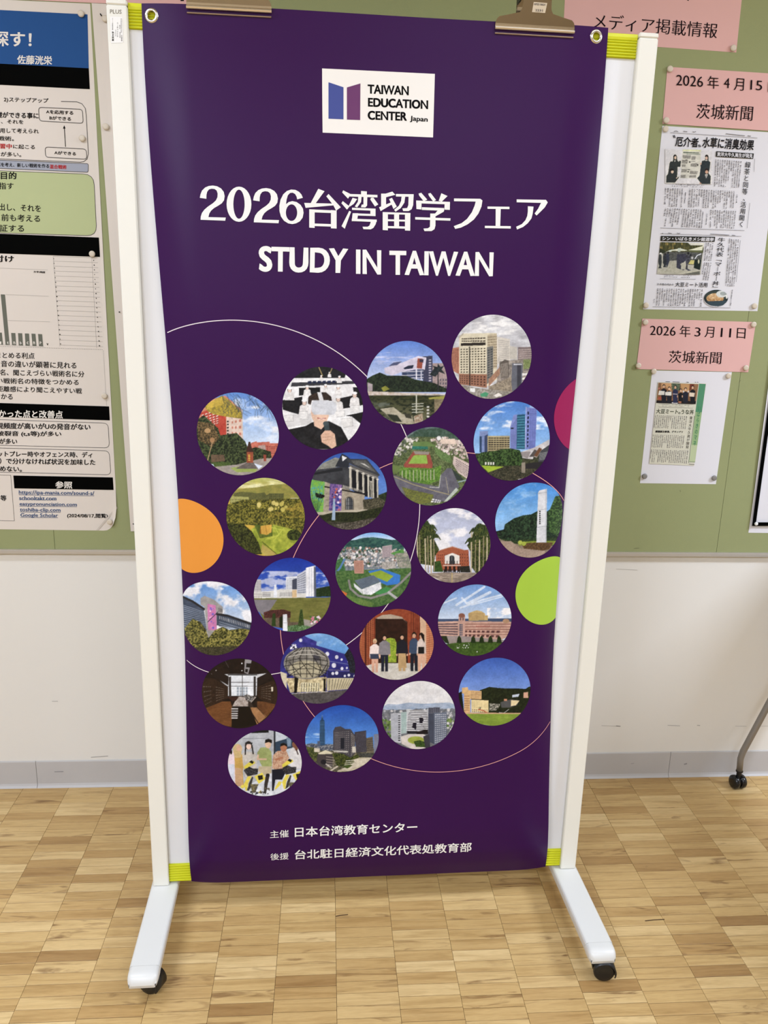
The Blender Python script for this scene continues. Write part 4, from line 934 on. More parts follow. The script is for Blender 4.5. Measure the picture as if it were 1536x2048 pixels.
# 10 museum with columns
b = (618, 777, 904.8, 1059); c = cvf(*b, z8, 10)
c.g(None, (48, 84, 160), (96, 136, 206), 60, 420).p('1390 440 1480 405 1480 560 1380 560', (22, 32, 22), (60, 74, 44), 14, k=3)
c.p('780 580 1480 540 1480 760 780 760', (40, 42, 32), (84, 80, 66), 14).p('830 230 900 160 1010 110 1060 120 1060 190 860 220', (120, 120, 112), (146, 146, 136), 40, 20).p('810 250 860 215 1080 190 1140 200 1140 400 900 350 810 300', (52, 54, 58), (70, 72, 76), 60).p('820 245 1020 205 1075 200 1075 225 830 262', (36, 38, 42))
c.p('1010 190 1070 75 1110 95 1140 120 1130 200', (44, 48, 56)).p('1070 92 1115 112 1075 145', (226, 226, 224)).p('1100 120 1290 125 1405 265 1385 275 1140 165', (60, 62, 66)).p('1150 135 1280 135 1370 240 1180 170', (104, 104, 100), (80, 80, 78), 12).p('1225 155 1270 165 1320 205', (206, 204, 196))
c.p('1130 165 1390 270 1385 310 1140 215', (96, 94, 90)).l('1140 195 1388 290', 5, (170, 166, 156)).p('1140 210 1385 305 1385 470 1265 450 1150 390', (26, 28, 34))
for x, y0_, y1_, w_ in ((1145, 200, 372, 22), (1205, 225, 385, 20), (1257, 250, 415, 19), (1302, 270, 455, 17), (1343, 285, 465, 15), (1382, 300, 470, 14), (1325, 320, 460, 9)):
    c.l([(x, y0_), (x+3, y1_)], w_, (200, 194, 176)); c.l([(x+w_*.3, y0_), (x+3+w_*.3, y1_)], w_*.3, (140, 136, 124)); c.l([(x-w_*.7, y0_), (x+w_*.7, y0_+4)], 7, (214, 208, 192))
c.p('910 320 1270 440 1260 580 850 590 850 330', (150, 140, 122), (168, 158, 138), 20).l('915 365 1265 430', 12, (30, 30, 32)).w('1075 350 1260 400 1260 420 1075 375', 16, 1, (196, 190, 174), .5, 1).w('925 400 960 405 960 560 925 560', 1, 3, (120, 112, 98), 1, .1)
c.e(1135, 500, 42, 52, (120, 112, 98)).p('1093 500 1177 500 1175 570 1095 570', (120, 112, 98)).e(1135, 500, 32, 42, (40, 44, 50)).p('1103 500 1167 500 1167 566 1103 566', (44, 48, 54)).w('1105 465 1165 465 1165 566 1105 566', 4, 3, (190, 190, 186), .2, .9)
c.p('788 300 920 325 905 590 850 590 800 510', (134, 180, 60), (96, 160, 100), 20).p('800 370 900 360 905 500 810 480', (70, 150, 160), (150, 190, 60), 14, k=3).dots('845 425 915 425 915 460 845 460', 30, 8, [(16, 16, 18)])
for k_ in range(9): c.l([(820+k_*5, 580), (800+k_*13, 400+(k_ % 3)*30)], 3, (40, 70, 50))
c.p('965 338 1070 350 1065 580 955 575', (70, 60, 120), (150, 110, 160), 24, k=3).dots('985 380 1060 380 1055 570 975 570', 40, 9, [(196, 96, 70), (220, 200, 220), (40, 60, 140), (60, 40, 90)])
c.p('1255 480 1400 460 1460 500 1440 580 1260 570', (46, 46, 34), (110, 104, 84), 10, k=3).p('850 590 1260 565 1380 570 1380 590 860 615', (180, 170, 150)).p('880 620 1000 590 1200 590 1440 540 1440 620 1300 680 900 670', (22, 28, 16), (58, 66, 36), 12, k=3).p('1000 700 1150 680 1330 640 1400 640 1250 740 1060 740', (120, 112, 100), (60, 56, 48), 14, k=3)
c.p('980 660 995 470 1010 470 1012 660', (150, 170, 190)); round_photo(*b, c, 'round photo of a columned museum with banners')
# 11 white hospital-like block behind a lawn
b = (506.3, 663.6, 1115.3, 1263.3); c = cvf(*b, zb_, 11)
c.g(None, (24, 52, 150), (60, 96, 186), 240, 440).cl('480 320 1000 320 1000 450 480 450', (176, 184, 216), 60, 26, .42, .6)
c.p('490 370 540 375 540 450 490 450', (190, 186, 186)).w('498 380 540 380 540 440 498 440', 5, 7, (130, 130, 140), .5, .5)
c.p('820 300 880 285 885 480 820 480', (232, 232, 234)).w('835 300 878 300 878 480 835 480', 3, 1, (196, 200, 210), .3, 1).p('870 285 882 300 886 480 872 480', (90, 96, 110)).p('765 345 822 310 822 480 765 480', (190, 194, 204)).w('768 350 820 320 820 475 768 475', 6, 10, (110, 116, 134), .6, .5)
c.p('695 358 765 352 765 440 695 440', (226, 228, 232)).w('700 365 760 362 760 435 700 435', 7, 7, (120, 130, 150), .5, .5).p('735 375 765 365 765 440 735 440', (70, 76, 92))
c.p('490 450 600 445 660 435 765 435 765 460 820 460 820 488 490 495', (214, 212, 206)).w('655 455 760 450 760 478 655 480', 10, 1, (150, 150, 150), .5, 1).w('548 452 600 452 600 482 548 482', 1, 3, (120, 120, 124), 1, .4).p('735 440 762 438 762 485 735 487', (214, 184, 140)).p('622 405 635 405 640 485 618 485', (228, 232, 240)).w('495 460 545 460 545 495 495 495', 5, 3, (130, 120, 110), .5, .4)
c.p('885 430 985 410 985 480 885 482', (20, 40, 22), (50, 70, 40), 10)
c.p('490 492 990 484 990 640 560 640', (104, 106, 52), (124, 122, 66), 60, 14).p('490 500 640 500 600 560 560 600 500 560', (128, 124, 128)).p('560 590 720 590 720 640 780 640 800 700 560 660', (112, 96, 80), (90, 78, 66), 14).p('800 620 900 640 880 680 780 680', (150, 144, 136))
c.p('555 580 600 565 680 560 725 575 725 612 560 614', (62, 34, 34), (96, 56, 50), 9, k=3).p('700 665 780 655 860 670 880 700 700 700', (50, 86, 40), (120, 150, 110), 9, k=3).dots('850 600 910 600 910 650 850 650', 40, 7, [(206, 120, 140), (230, 210, 220), (70, 110, 60)])
c.p('785 560 798 560 810 660 770 665', (34, 52, 24), (70, 92, 44), 8).p('612 585 630 585 632 665 605 665', (44, 66, 30)).p('655 610 680 600 672 680 655 670', (28, 36, 20)).p('676 592 702 590 706 696 676 696', (226, 228, 232)).l('680 645 705 645', 3, (160, 160, 170))
round_photo(*b, c, 'round photo of a white campus block across a lawn')
# 12 aerial view of a river town with a sports hall
b = (670, 823.7, 1065, 1213.8); c = cvf(*b, zb_, 12)
c.g(None, (120, 170, 226), (196, 216, 236), 80, 125).p('1060 130 1130 125 1180 112 1240 108 1300 115 1360 125 1430 120 1440 210 1020 230', (34, 70, 72), (70, 112, 96), 26, 14, 2.6)
c.p('1005 200 1490 190 1490 310 1005 330', (104, 116, 124), (150, 156, 160), 16, k=3).dots('1030 170 1480 180 1480 290 1040 290', 520, 6, [(206, 200, 196), (170, 160, 156), (110, 110, 116), (150, 120, 108), (60, 84, 60), (226, 222, 218)]).p('1300 165 1360 155 1362 230 1300 235', (176, 160, 160)).w('1303 170 1360 162 1360 230 1303 232', 6, 9, (110, 104, 116), .5, .5)
c.p('1350 210 1430 180 1440 210 1400 230', (70, 130, 60), (96, 150, 80), 12).p('1005 260 1050 230 1070 320 1080 400 1010 400', (50, 96, 56), (90, 130, 80), 12).l('1060 250 1035 300 1010 330', 12, (90, 130, 180))
c.p('1010 320 1490 300 1490 430 1400 560 1150 560 1010 440', (56, 92, 48), (96, 124, 72), 14, k=2.6).p('1380 210 1490 200 1490 300 1400 300', (170, 160, 150), (120, 130, 110), 12, k=3).w('1395 232 1470 225 1475 262 1400 268', 7, 2, (110, 110, 110), .5, .5)
c.p('1120 255 1182 252 1184 335 1125 335', (186, 140, 122)).w('1128 262 1180 260 1180 330 1130 330', 9, 10, (150, 108, 96), .6, .5).p('1295 262 1380 258 1385 300 1300 315', (196, 190, 182), (140, 136, 130), 10)
c.p('1210 320 1300 305 1412 345 1410 400 1330 410 1260 380', (58, 120, 196)).p('1215 335 1290 315 1370 352 1330 388 1235 350', (142, 166, 60)).p('1125 380 1245 345 1292 385 1170 435', (104, 116, 130)).w('1130 380 1245 348 1290 384 1172 430', 14, 1, (84, 96, 110), .3, 1).p('1120 395 1170 435 1175 465 1125 420', (220, 222, 226)).p('1170 435 1290 388 1295 430 1230 470 1178 466', (196, 200, 206), (240, 240, 240), 10)
c.p('1250 460 1320 420 1380 430 1300 470', (70, 140, 80)).l('1090 380 1100 430 1150 475 1230 490 1330 460 1420 390 1480 330', 13, (140, 136, 134)).l('1340 455 1395 495', 16, (176, 176, 176)).p('1010 440 1080 470 1250 520 1230 545 1110 520', (84, 120, 60), (116, 140, 76), 12).p('1040 440 1080 460 1070 480', (206, 110, 60))
round_photo(*b, c, 'round aerial photo of a river town and sports ground')
# 13 curved dark block with pink sign
b = (354, 503, 1162.8, 1310.5); c = cvf(*b, zb_, 13)
c.g(None, (90, 140, 206), (186, 200, 220), 390, 620).cl(None, (232, 232, 236), 90, 70, .4, .56)
c.p('30 480 100 510 180 560 200 700 100 760 40 700', (56, 66, 84), (84, 94, 112), 60, 6).w('30 520 190 575 200 700 30 680', 1, 12, (140, 150, 164), 1, .35).l('40 478 110 510 185 560', 13, (44, 42, 44))
c.p('160 490 185 475 245 500 300 545 300 600 262 590 262 760 205 740 185 545 160 530', (150, 146, 142), (166, 162, 158), 40).w('270 550 300 560 300 580 270 572', 4, 1, (90, 90, 92), .5, 1)
c.p('262 585 480 650 480 700 262 660', (70, 80, 96)).l('262 590 330 600 480 652', 14, (44, 44, 48)).w('275 600 470 660 470 680 275 620', 18, 1, (190, 190, 190), .3, 1).w('275 630 470 690 470 740 275 700', 1, 5, (130, 140, 154), 1, .4)
c.p('203 525 255 535 262 690 208 690', (196, 116, 164), (206, 130, 176), 30).dots('215 540 255 545 258 690 215 685', 10, 5, [(232, 200, 220), (120, 100, 190)]).l('205 640 270 575', 4, (60, 64, 80))
c.p('60 680 110 618 160 640 195 690 210 740 250 690 300 670 340 690 420 680 480 690 460 800 300 850 130 830 70 770', (40, 44, 20), (160, 150, 80), 12, k=3.2).p('110 800 400 790 330 850 180 850', (40, 40, 26), (90, 84, 60), 8)
round_photo(*b, c, 'round photo of a curved dark building with a pink sign', cutL=True)
# 14 five people under a brick arch
b = (717.4, 869.4, 1217.8, 1359.2); c = cvf(*b, zc, 14)
c.p(None, (136, 62, 40), (156, 80, 52), 26).w('60 380 170 330 170 700 60 700', 3, 26, (176, 104, 70), .9, .7).w('540 380 610 400 610 700 540 700', 3, 24, (206, 140, 104), .9, .7).p('500 330 545 360 545 660 505 680', (206, 170, 140))
c.p('105 340 115 330 115 690 105 690', (80, 30, 22)).w('115 330 180 320 180 690 115 690', 5, 1, (96, 40, 28), .3, 1).w('430 290 500 310 500 700 430 700', 5, 1, (90, 36, 28), .35, 1)
c.p('180 350 230 325 290 318 350 330 410 370 412 670 180 670', (40, 22, 18), (56, 32, 26), 40).p('185 345 230 322 290 316 370 335 410 380 380 350 200 350', (176, 160, 140)).p('245 520 262 490 290 484 320 492 332 520 332 660 245 660', (112, 140, 40), (176, 190, 70), 12)
c.p('60 700 180 665 540 665 580 720 400 790 200 780', (214, 210, 200), (190, 184, 172), 40)
c.person(178, 732, 240, (232, 214, 206), (206, 160, 136), hair=(222, 196, 150)).p('143 600 207 600 208 636 145 636', (56, 66, 86))
c.person(247, 724, 262, (130, 126, 130), (28, 34, 52)).person(372, 722, 264, (30, 32, 44), (190, 158, 112)).p('345 595 398 595 405 700 345 700', (190, 158, 112)).person(458, 722, 278, (60, 76, 100), (26, 32, 46), w=.18).person(510, 724, 275, (206, 190, 180), (214, 168, 142), w=.16).p('487 550 530 550 530 598 487 598', (24, 24, 28)).p('500 455 530 460 532 520 520 500', (20, 16, 18))
round_photo(*b, c, 'round photo of five people standing under a brick arch')
# 15 pink building with domes
b = (874.7, 1024.7, 1168.8, 1311.6); c = cvf(*b, zc, 15)
c.g(None, (110, 150, 206), (200, 214, 232), 110, 360)
for P_, w_ in (('760 250 870 180 960 120', 16), ('790 270 940 215 1110 170', 13), ('840 240 1000 160', 20), ('660 240 760 200', 10), ('870 250 1090 190', 8), ('800 200 830 235', 14)): c.l(P_, w_, (222, 230, 240), .75)
c.cl('980 270 1160 270 1160 350 980 350', (240, 238, 238), 50, 26, .38, .55).p('620 350 1160 345 1160 370 620 370', (66, 82, 110))
c.p('845 310 880 295 905 288 940 295 965 312 965 325 985 325 985 360 848 362', (206, 178, 120), (186, 158, 104), 20).w('848 305 960 305 960 358 848 358', 5, 5, (150, 120, 84), 1, .35)
c.p('625 370 775 365 1155 370 1155 440 1120 480 1080 500 640 470', (204, 166, 148), (190, 150, 134), 26).w('810 378 1150 378 1140 470 810 470', 1, 5, (150, 104, 92), 1, .35).w('815 425 1080 425 1070 490 815 480', 8, 2, (92, 60, 60), .6, .5).w('628 380 770 375 770 470 628 460', 1, 5, (96, 78, 84), 1, .5).w('900 398 1000 398 1000 405 900 405', 9, 1, (150, 70, 64), .5, 1)
c.p('775 325 822 325 822 470 778 472', (196, 156, 140)).e(798, 325, 23, 16, (140, 92, 76)).w('780 340 818 340 818 360 780 360', 2, 1, (80, 70, 80), .4, 1).w('780 385 805 385 805 470 780 470', 3, 6, (80, 86, 104), .8, .7).e(1115, 365, 24, 16, (176, 140, 110))
c.p('630 470 780 470 1100 500 1080 530 720 530', (150, 138, 134)).p('640 470 690 470 710 530 680 520', (20, 30, 18), (50, 66, 36), 10).p('640 535 760 520 900 512 1090 515 1170 540 1170 640 620 640', (50, 76, 28), (78, 104, 44), 18)
for x in (780, 880, 940, 1003, 1065): c.p([(x-18, 520), (x-12, 485), (x, 468), (x+13, 485), (x+19, 520)], (20, 36, 16), (44, 64, 30), 8)
c.dots('760 520 860 520 860 560 760 560', 14, 3, [(230, 230, 230)]).e(908, 584, 4, 4, (240, 240, 240)); round_photo(*b, c, 'round photo of a pink building with small domes')
# 16 dark library hall
b = (403.7, 555, 1316.8, 1456.3); c = cvf(*b, zd, 16)
c.p(None, (26, 18, 16), (40, 28, 22), 50).p('145 440 300 445 560 445 700 430 560 560 555 640 300 640 300 560', (196, 198, 200))
c.p('300 445 560 445 555 640 300 640', (206, 208, 212)).w('300 445 560 445 555 640 300 640', 2, 3, (226, 230, 234), .97, .93).l('300 450 558 450', 9, (30, 28, 28)).l('300 518 556 520', 4, (50, 46, 44)).l('300 552 556 554', 4, (50, 46, 44)).l('428 450 428 640', 4, (40, 36, 34)).w('375 560 480 560 480 640 375 640', 4, 3, (150, 160, 170), .7, .8)
c.p('305 470 326 465 328 650 305 650', (60, 54, 52)).p('530 465 550 465 550 640 530 640', (60, 54, 52)).p('200 445 305 455 305 520 220 480', (200, 202, 204)).p('555 455 690 440 560 520', (200, 202, 204)).w('205 450 305 455 305 520 205 490', 3, 1, (60, 56, 54), .1, 1)
c.p('120 395 200 410 305 465 300 545 170 470', (38, 28, 24)).p('700 410 560 480 560 560 700 470', (38, 28, 24)).p('60 480 160 480 300 555 300 660 100 760 60 700', (44, 30, 22), (60, 42, 30), 20).w('183 545 265 572 265 665 187 700', 5, 6, (110, 96, 84), .7, .25).w('65 530 145 540 150 700 90 740', 4, 5, (96, 84, 76), .7, .2)
c.p('560 560 700 500 745 540 745 700 700 740 560 650', (44, 30, 22), (60, 42, 30), 20).w('598 560 690 530 690 690 598 655', 4, 6, (104, 92, 80), .7, .25).p('688 560 706 558 706 600 690 600', (210, 200, 180))
c.p('450 310 515 312 480 445 445 430', (150, 146, 146)).p('465 345 505 348 495 385 460 382', (30, 26, 24)).p('455 395 480 400 475 430 452 425', (30, 26, 24)).l('270 320 305 385', 4, (90, 84, 80)).e(424, 347, 6, 6, (240, 240, 236)).e(424, 412, 5, 5, (240, 240, 236)).e(190, 410, 5, 5, (200, 190, 180))
c.p('385 648 560 650 485 738 335 738', (196, 186, 178), (150, 136, 126), 20).p('440 640 470 625 540 655 500 700 470 690', (30, 28, 28), (180, 176, 170), 10, k=3).p('480 735 560 645 578 650 500 745', (24, 20, 18)).l('340 740 555 740', 10, (20, 16, 14)).p('480 680 510 700 530 745 480 740', (60, 50, 44)).p('300 650 395 650 370 685 340 690 300 660', (60, 36, 30))
c.p('100 750 250 690 320 690 335 740 330 920 200 900 120 800', (104, 66, 36), (122, 80, 46), 60, 12).p('335 745 480 745 560 900 330 930', (24, 16, 12)).p('500 745 560 745 650 830 560 900', (150, 108, 70), (170, 126, 86), 30).p('560 690 610 690 740 720 650 830 560 740', (92, 58, 34), (116, 76, 44), 30).w('328 745 390 745 385 850 328 850', 1, 5, (196, 192, 190), 1, .5).l('480 740 570 885', 8, (24, 18, 14)).l('560 745 645 835', 4, (60, 38, 24))
round_photo(*b, c, 'round photo of a dark library hall with long tables')
# 17 glass dome on a blue facade
b = (560, 711.6, 1266.6, 1407); c = cvf(*b, zd, 17)
c.p(None, (40, 40, 110), (54, 54, 134), 60).g('990 95 1060 75 1200 70 1350 140 1400 200 1345 275 1200 215 1100 185', (120, 168, 222), (90, 144, 206), 80, 270).cl('990 95 1060 75 1200 70 1350 140 1400 200 1345 275 1200 215 1100 185', (170, 200, 230), 70, 30, .5, .75, .6)
c.p('870 190 990 100 1100 150 1095 185 1000 200 860 250', (44, 44, 120), (70, 66, 150), 40).p('1200 215 1380 270 1440 340 1440 400 1210 320', (48, 48, 130)).l('1210 325 1440 365', 5, (110, 120, 160)).l('1210 405 1440 415', 6, (120, 110, 130)).p('1200 420 1450 425 1450 480 1200 480', (36, 36, 90))
for x, y, r_ in ((955, 138, 15), (1195, 262, 18), (1280, 290, 16), (1325, 312, 10), (1387, 330, 10), (1255, 365, 20), (1328, 393, 13), (1372, 388, 9), (1245, 438, 13), (1280, 434, 15), (1354, 460, 10), (1390, 453, 12), (1440, 460, 9), (1400, 235, 9), (1432, 290, 7)): c.e(x, y, r_, r_*1.1, (214, 214, 226))
c.dots('865 175 920 175 920 215 865 215', 26, 7, [(230, 230, 236), (30, 30, 60)]).p('1350 270 1390 210 1450 280 1450 440 1400 430 1380 330', (14, 16, 26), (50, 54, 70), 10, k=3)
c.p('1190 480 1440 480 1380 580 1190 595', (196, 184, 150)).w('1200 485 1430 485 1380 575 1200 590', 9, 1, (96, 90, 80), .2, 1).p('770 420 830 440 830 600 780 540', (206, 196, 170)).p('820 480 1190 470 1180 600 860 610', (150, 134, 100), (230, 214, 170), 40, k=3)
c.p('900 465 935 465 920 615 895 615', (20, 16, 16)).p('1160 485 1180 485 1178 600 1160 600', (20, 16, 16)).p('955 520 1130 520 1125 600 950 605', (196, 184, 140), (240, 232, 200), 16).w('955 522 1130 522 1125 602 950 605', 8, 2, (30, 26, 24), .2, .9)
c.e(1010, 345, 208, 146, (110, 106, 100), (150, 146, 136), 50).e(1000, 400, 150, 80, (206, 196, 160), (170, 160, 130), 40, a=.75).p('1070 260 1115 265 1130 320 1075 325', (70, 68, 76))
for k_ in range(7):
    f = k_/6; x = 820+f*380; c.l([(1010+(x-1010)*.35, 200+abs(f-.5)*20), (x-20*(f-.5), 290), (x, 370), (x-(f-.5)*60, 470)], 5, (20, 20, 22))
for y, hw_ in ((235, 120), (270, 165), (310, 195), (355, 207), (400, 200), (445, 175)): c.l([(1010-hw_, y+18), (1010-hw_*.4, y-4), (1010+hw_*.4, y-4), (1010+hw_, y+18)], 5, (196, 192, 180) if y < 300 else (24, 24, 26))
for P_ in ('830 470 1010 350 1190 440', '850 330 960 470', '940 300 1060 470', '1080 300 1170 470', '1200 340 1120 470'): c.l(P_, 5, (22, 20, 20))
c.p('860 625 1000 610 1200 600 1380 585 1400 620 1250 700 1100 715 950 690', (70, 66, 66), (96, 92, 90), 24).l('865 622 1000 612 1200 602', 5, (206, 200, 186)); round_photo(*b, c, 'round photo of a glass dome on a blue spotted facade')
# 18 wavy white tower
b = (764, 911.4, 1361.8, 1497.7); c = cvf(*b, ze, 18)
c.p(None, (218, 218, 220), (228, 226, 224), 90).p('60 510 110 488 180 495 280 478 340 484 420 488 520 482 620 478 680 500 680 560 60 560', (150, 168, 192), (176, 188, 206), 60, 20).p('55 540 670 530 670 860 55 860', (134, 136, 140), (100, 104, 108), 18, k=3)
c.dots('60 540 660 530 660 640 60 640', 200, 9, [(176, 176, 180), (120, 124, 132), (206, 204, 202), (96, 100, 108)]).dots('60 620 150 620 150 800 80 760', 60, 9, [(90, 120, 60), (120, 140, 80), (70, 96, 50)]).dots('580 600 660 600 640 720 590 700', 50, 9, [(90, 120, 60), (210, 208, 206), (120, 140, 80)])
c.p('130 570 215 565 215 815 135 800', (186, 188, 194)).w('135 575 190 572 190 800 138 795', 1, 20, (150, 154, 164), 1, .4).w('192 580 212 580 212 800 192 800', 1, 12, (40, 44, 50), .8, .5).p('215 555 265 555 262 730 215 740', (170, 186, 184)).w('220 560 262 560 260 730 220 730', 4, 16, (110, 150, 140), .5, .4)
c.p('275 570 300 540 340 530 390 535 430 560 440 600 440 740 268 735 268 640', (40, 40, 46)).w('265 535 445 535 445 720 262 715', 1, 13, (236, 236, 238), 1, .55).p('262 530 300 530 275 570 268 640 262 640', (200, 204, 206)).p('430 530 450 530 450 600 438 600 436 565', (190, 192, 196)).dots('370 610 405 610 400 650 370 650', 20, 9, [(24, 24, 40)]).dots('310 655 340 655 340 690 310 690', 16, 8, [(24, 24, 40)]).p('340 720 440 700 440 740 350 740', (30, 26, 30))
c.p('445 520 540 518 540 560 445 565', (70, 72, 84)).w('450 525 540 523 540 560 450 562', 6, 1, (110, 112, 124), .5, 1).p('443 565 500 565 500 830 443 800', (70, 76, 92)).p('490 562 595 560 595 800 490 830', (104, 112, 128)).w('495 570 592 568 590 800 495 820', 6, 14, (186, 190, 198), .7, .4)
c.p('215 760 280 740 400 740 440 760 440 860 300 862 220 820', (206, 198, 190)).e(340, 790, 68, 32, (146, 160, 60), (166, 176, 80), 20).p('320 800 370 790 430 810 420 850 340 845', (34, 54, 24), (80, 110, 50), 12, k=3).p('400 760 450 740 460 860 420 860', (60, 60, 70))
round_photo(*b, c, 'round photo of a wavy white tower between office blocks')
# 19 school yard under a wooded hill
b = (918, 1060.8, 1315.3, 1451); c = cvf(*b, ze, 19)
c.g(None, (58, 94, 178), (126, 156, 220), 105, 400).p('870 375 950 348 1010 355 1080 360 1180 360 1250 365 1280 345 1300 345 1300 600 870 600', (18, 26, 16), (44, 54, 30), 18, k=2.6)
c.p('690 400 720 385 740 560 700 500', (20, 24, 18)).p('722 355 770 350 775 375 885 382 885 455 870 455 790 450 790 560 740 560 738 405 722 400', (226, 186, 132), (206, 166, 116), 30).w('740 415 785 415 785 550 742 550', 1, 7, (176, 134, 96), 1, .4).w('795 385 880 388 880 445 795 445', 6, 4, (150, 120, 90), .5, .4)
c.p('800 452 942 460 942 560 800 560', (232, 212, 158)).w('805 462 940 468 940 525 805 525', 10, 1, (206, 184, 130), .3, 1).w('800 530 940 535 940 560 800 560', 9, 2, (110, 90, 70), .5, .5).l('800 450 942 458', 6, (60, 50, 40)).l('860 535 900 545 935 565', 8, (176, 90, 60)).w('860 515 880 515 880 532 860 532', 2, 1, (60, 66, 60), .5, 1)
c.p('950 485 1040 490 1030 520 1000 545 950 545', (196, 190, 176), (40, 44, 34), 12, k=3).p('1040 475 1130 450 1200 460 1180 500 1120 520 1050 520', (84, 84, 84)).p('1130 458 1200 462 1170 500 1128 508', (226, 206, 160)).p('1232 395 1270 390 1272 440 1232 440', (206, 160, 136)).p('1140 415 1200 405 1190 430 1140 435', (190, 200, 214)).p('1072 448 1095 448 1095 465 1072 465', (200, 140, 110)).l('1030 560 1070 565 1110 535', 5, (170, 170, 170))
c.p('740 560 1230 565 1230 575 750 575', (206, 164, 130)).p('745 573 1230 573 1150 650 980 675 830 650', (120, 146, 52), (138, 160, 66), 60, 12)
round_photo(*b, c, 'round photo of a school yard below a wooded hill')
# 20 skyline with a tall stepped tower
b = (609.8, 758.7, 1410, 1543.9); c = cvf(*b, zf_, 20)
c.g(None, (32, 78, 170), (96, 150, 218), 45, 420).cl('760 300 900 300 900 340 760 340', (180, 206, 236), 60, 12, .4, .7, .8).p('760 440 1440 440 1440 660 760 660', (60, 62, 48), (130, 122, 100), 16).p('770 400 830 390 900 400 1030 400 1030 460 770 450', (50, 60, 80), (150, 150, 150), 14, k=3)
c.p('903 190 915 175 918 150 923 138 928 150 932 175 946 190 948 410 900 410', (36, 66, 96)).w('905 190 945 190 947 405 902 405', 3, 16, (76, 116, 150), .8, .4).l('923 138 923 160', 5, (120, 140, 160))
c.p('1040 245 1090 237 1130 262 1180 262 1222 320 1222 480 1180 520 1022 455 1022 280', (70, 68, 76)).w('1030 290 1170 275 1170 500 1030 450', 10, 12, (150, 144, 140), .5, .3).w('1182 290 1220 330 1218 470 1182 510', 4, 12, (190, 180, 164), .6, .4).p('1090 340 1125 340 1125 440 1090 440', (30, 34, 46)).p('1020 455 1155 460 1155 475 1030 470', (190, 186, 176)).p('1195 420 1228 420 1228 475 1195 475', (206, 200, 184))
c.p('1215 290 1320 275 1325 470 1230 475', (60, 58, 68)).w('1225 300 1318 285 1320 470 1232 472', 9, 14, (96, 92, 100), .6, .5).p('1322 345 1380 330 1390 470 1325 470', (110, 100, 84)).w('1325 350 1385 340 1388 460 1328 465', 5, 6, (60, 56, 56), .5, .6).p('1390 310 1440 305 1440 490 1390 490', (120, 126, 146)).p('880 370 905 370 905 420 880 420', (80, 90, 110))
c.p('780 420 850 430 890 480 880 560 800 520', (40, 54, 30), (110, 110, 60), 12, k=3).p('850 430 900 440 900 470 850 470', (206, 196, 176))
c.p('885 480 955 452 1020 475 1022 485 1015 600 905 615 870 560', (70, 64, 66)).p('885 482 955 452 1022 478 1010 488 895 490', (214, 206, 176)).e(935, 560, 26, 22, (30, 30, 40)).l('960 580 1005 610', 12, (206, 200, 190)).w('960 500 1040 510 1030 620 960 610', 1, 5, (150, 140, 130), 1, .3)
c.p('1010 480 1110 485 1180 520 1240 490 1300 510 1180 590 1060 600', (24, 40, 18), (100, 104, 50), 13, k=3).p('1060 640 1150 600 1220 560 1200 540 1260 520 1380 520 1340 570 1200 640 1060 650', (206, 196, 170), (176, 164, 140), 30).w('1140 540 1380 525 1330 580 1100 640', 1, 6, (226, 220, 206), 1, .3).p('1100 600 1160 585 1200 590 1150 620', (70, 90, 40)).l('1000 640 1060 600', 14, (196, 186, 170))
c.p('1240 480 1400 480 1370 520 1260 515', (50, 52, 50), (90, 90, 84), 12); round_photo(*b, c, 'round photo of a city skyline with a tall stepped tower')
# 21 five people behind yellow four-legged robots
b = (454.4, 605.6, 1460.2, 1592); c = cvf(*b, zf_, 21)
c.p(None, (166, 170, 176), (186, 190, 194), 90).p('300 275 440 270 440 295 280 300', (24, 26, 28)).p('490 275 640 320 640 600 490 600', (196, 204, 212)).p('500 380 650 335 660 430 500 470', (50, 70, 90)).p('485 275 500 275 500 620 485 620', (50, 54, 60)).l('190 350 440 345', 4, (120, 124, 130)).p('600 340 640 330 640 420 610 420', (120, 140, 160))
c.p('60 700 200 800 460 660 760 620 760 860 200 870', (222, 226, 232), (196, 200, 208), 50)
c.p('70 470 120 460 150 640 140 800 60 800', (226, 206, 214)).p('70 580 130 580 130 740 85 700', (206, 210, 224)).p('130 500 200 490 215 600 205 640 215 780 140 780', (196, 158, 84)).p('135 610 200 620 205 780 140 780', (196, 158, 120)).e(158, 440, 42, 44, (206, 182, 132)).p('118 460 195 460 190 520 135 525', (198, 172, 120)).e(170, 436, 22, 28, (214, 170, 140)).e(100, 470, 10, 22, (30, 24, 22))
c.p('200 480 255 465 320 480 335 520 330 620 300 700 230 700 205 560', (186, 180, 170), (206, 200, 190), 26).e(258, 410, 32, 38, (40, 30, 28)).e(260, 420, 23, 28, (232, 200, 184)).l('232 410 228 490', 12, (34, 26, 24)).l('288 410 300 485', 12, (34, 26, 24)).p('225 385 295 385 290 398 230 398', (40, 40, 44))
c.p('335 480 365 430 430 425 465 470 470 600 380 600 350 540', (146, 156, 96), (158, 168, 108), 30).p('350 598 465 600 465 660 400 680 345 640', (184, 170, 140)).e(435, 395, 28, 42, (214, 178, 150)).p('405 390 410 358 440 350 470 362 470 392 440 380', (20, 18, 18)).l('345 500 340 535 415 535', 16, (214, 176, 148))
c.p('480 500 520 460 600 460 625 520 600 600 540 635 470 620', (170, 120, 96), (210, 180, 150), 10, k=3).e(575, 430, 30, 38, (176, 118, 88)).p('545 420 548 395 575 388 605 400 608 425 580 408', (22, 18, 18)).l('505 540 560 520', 18, (176, 118, 88)).p('470 630 560 620 590 660 560 720 500 720 485 820 470 820', (26, 30, 44))
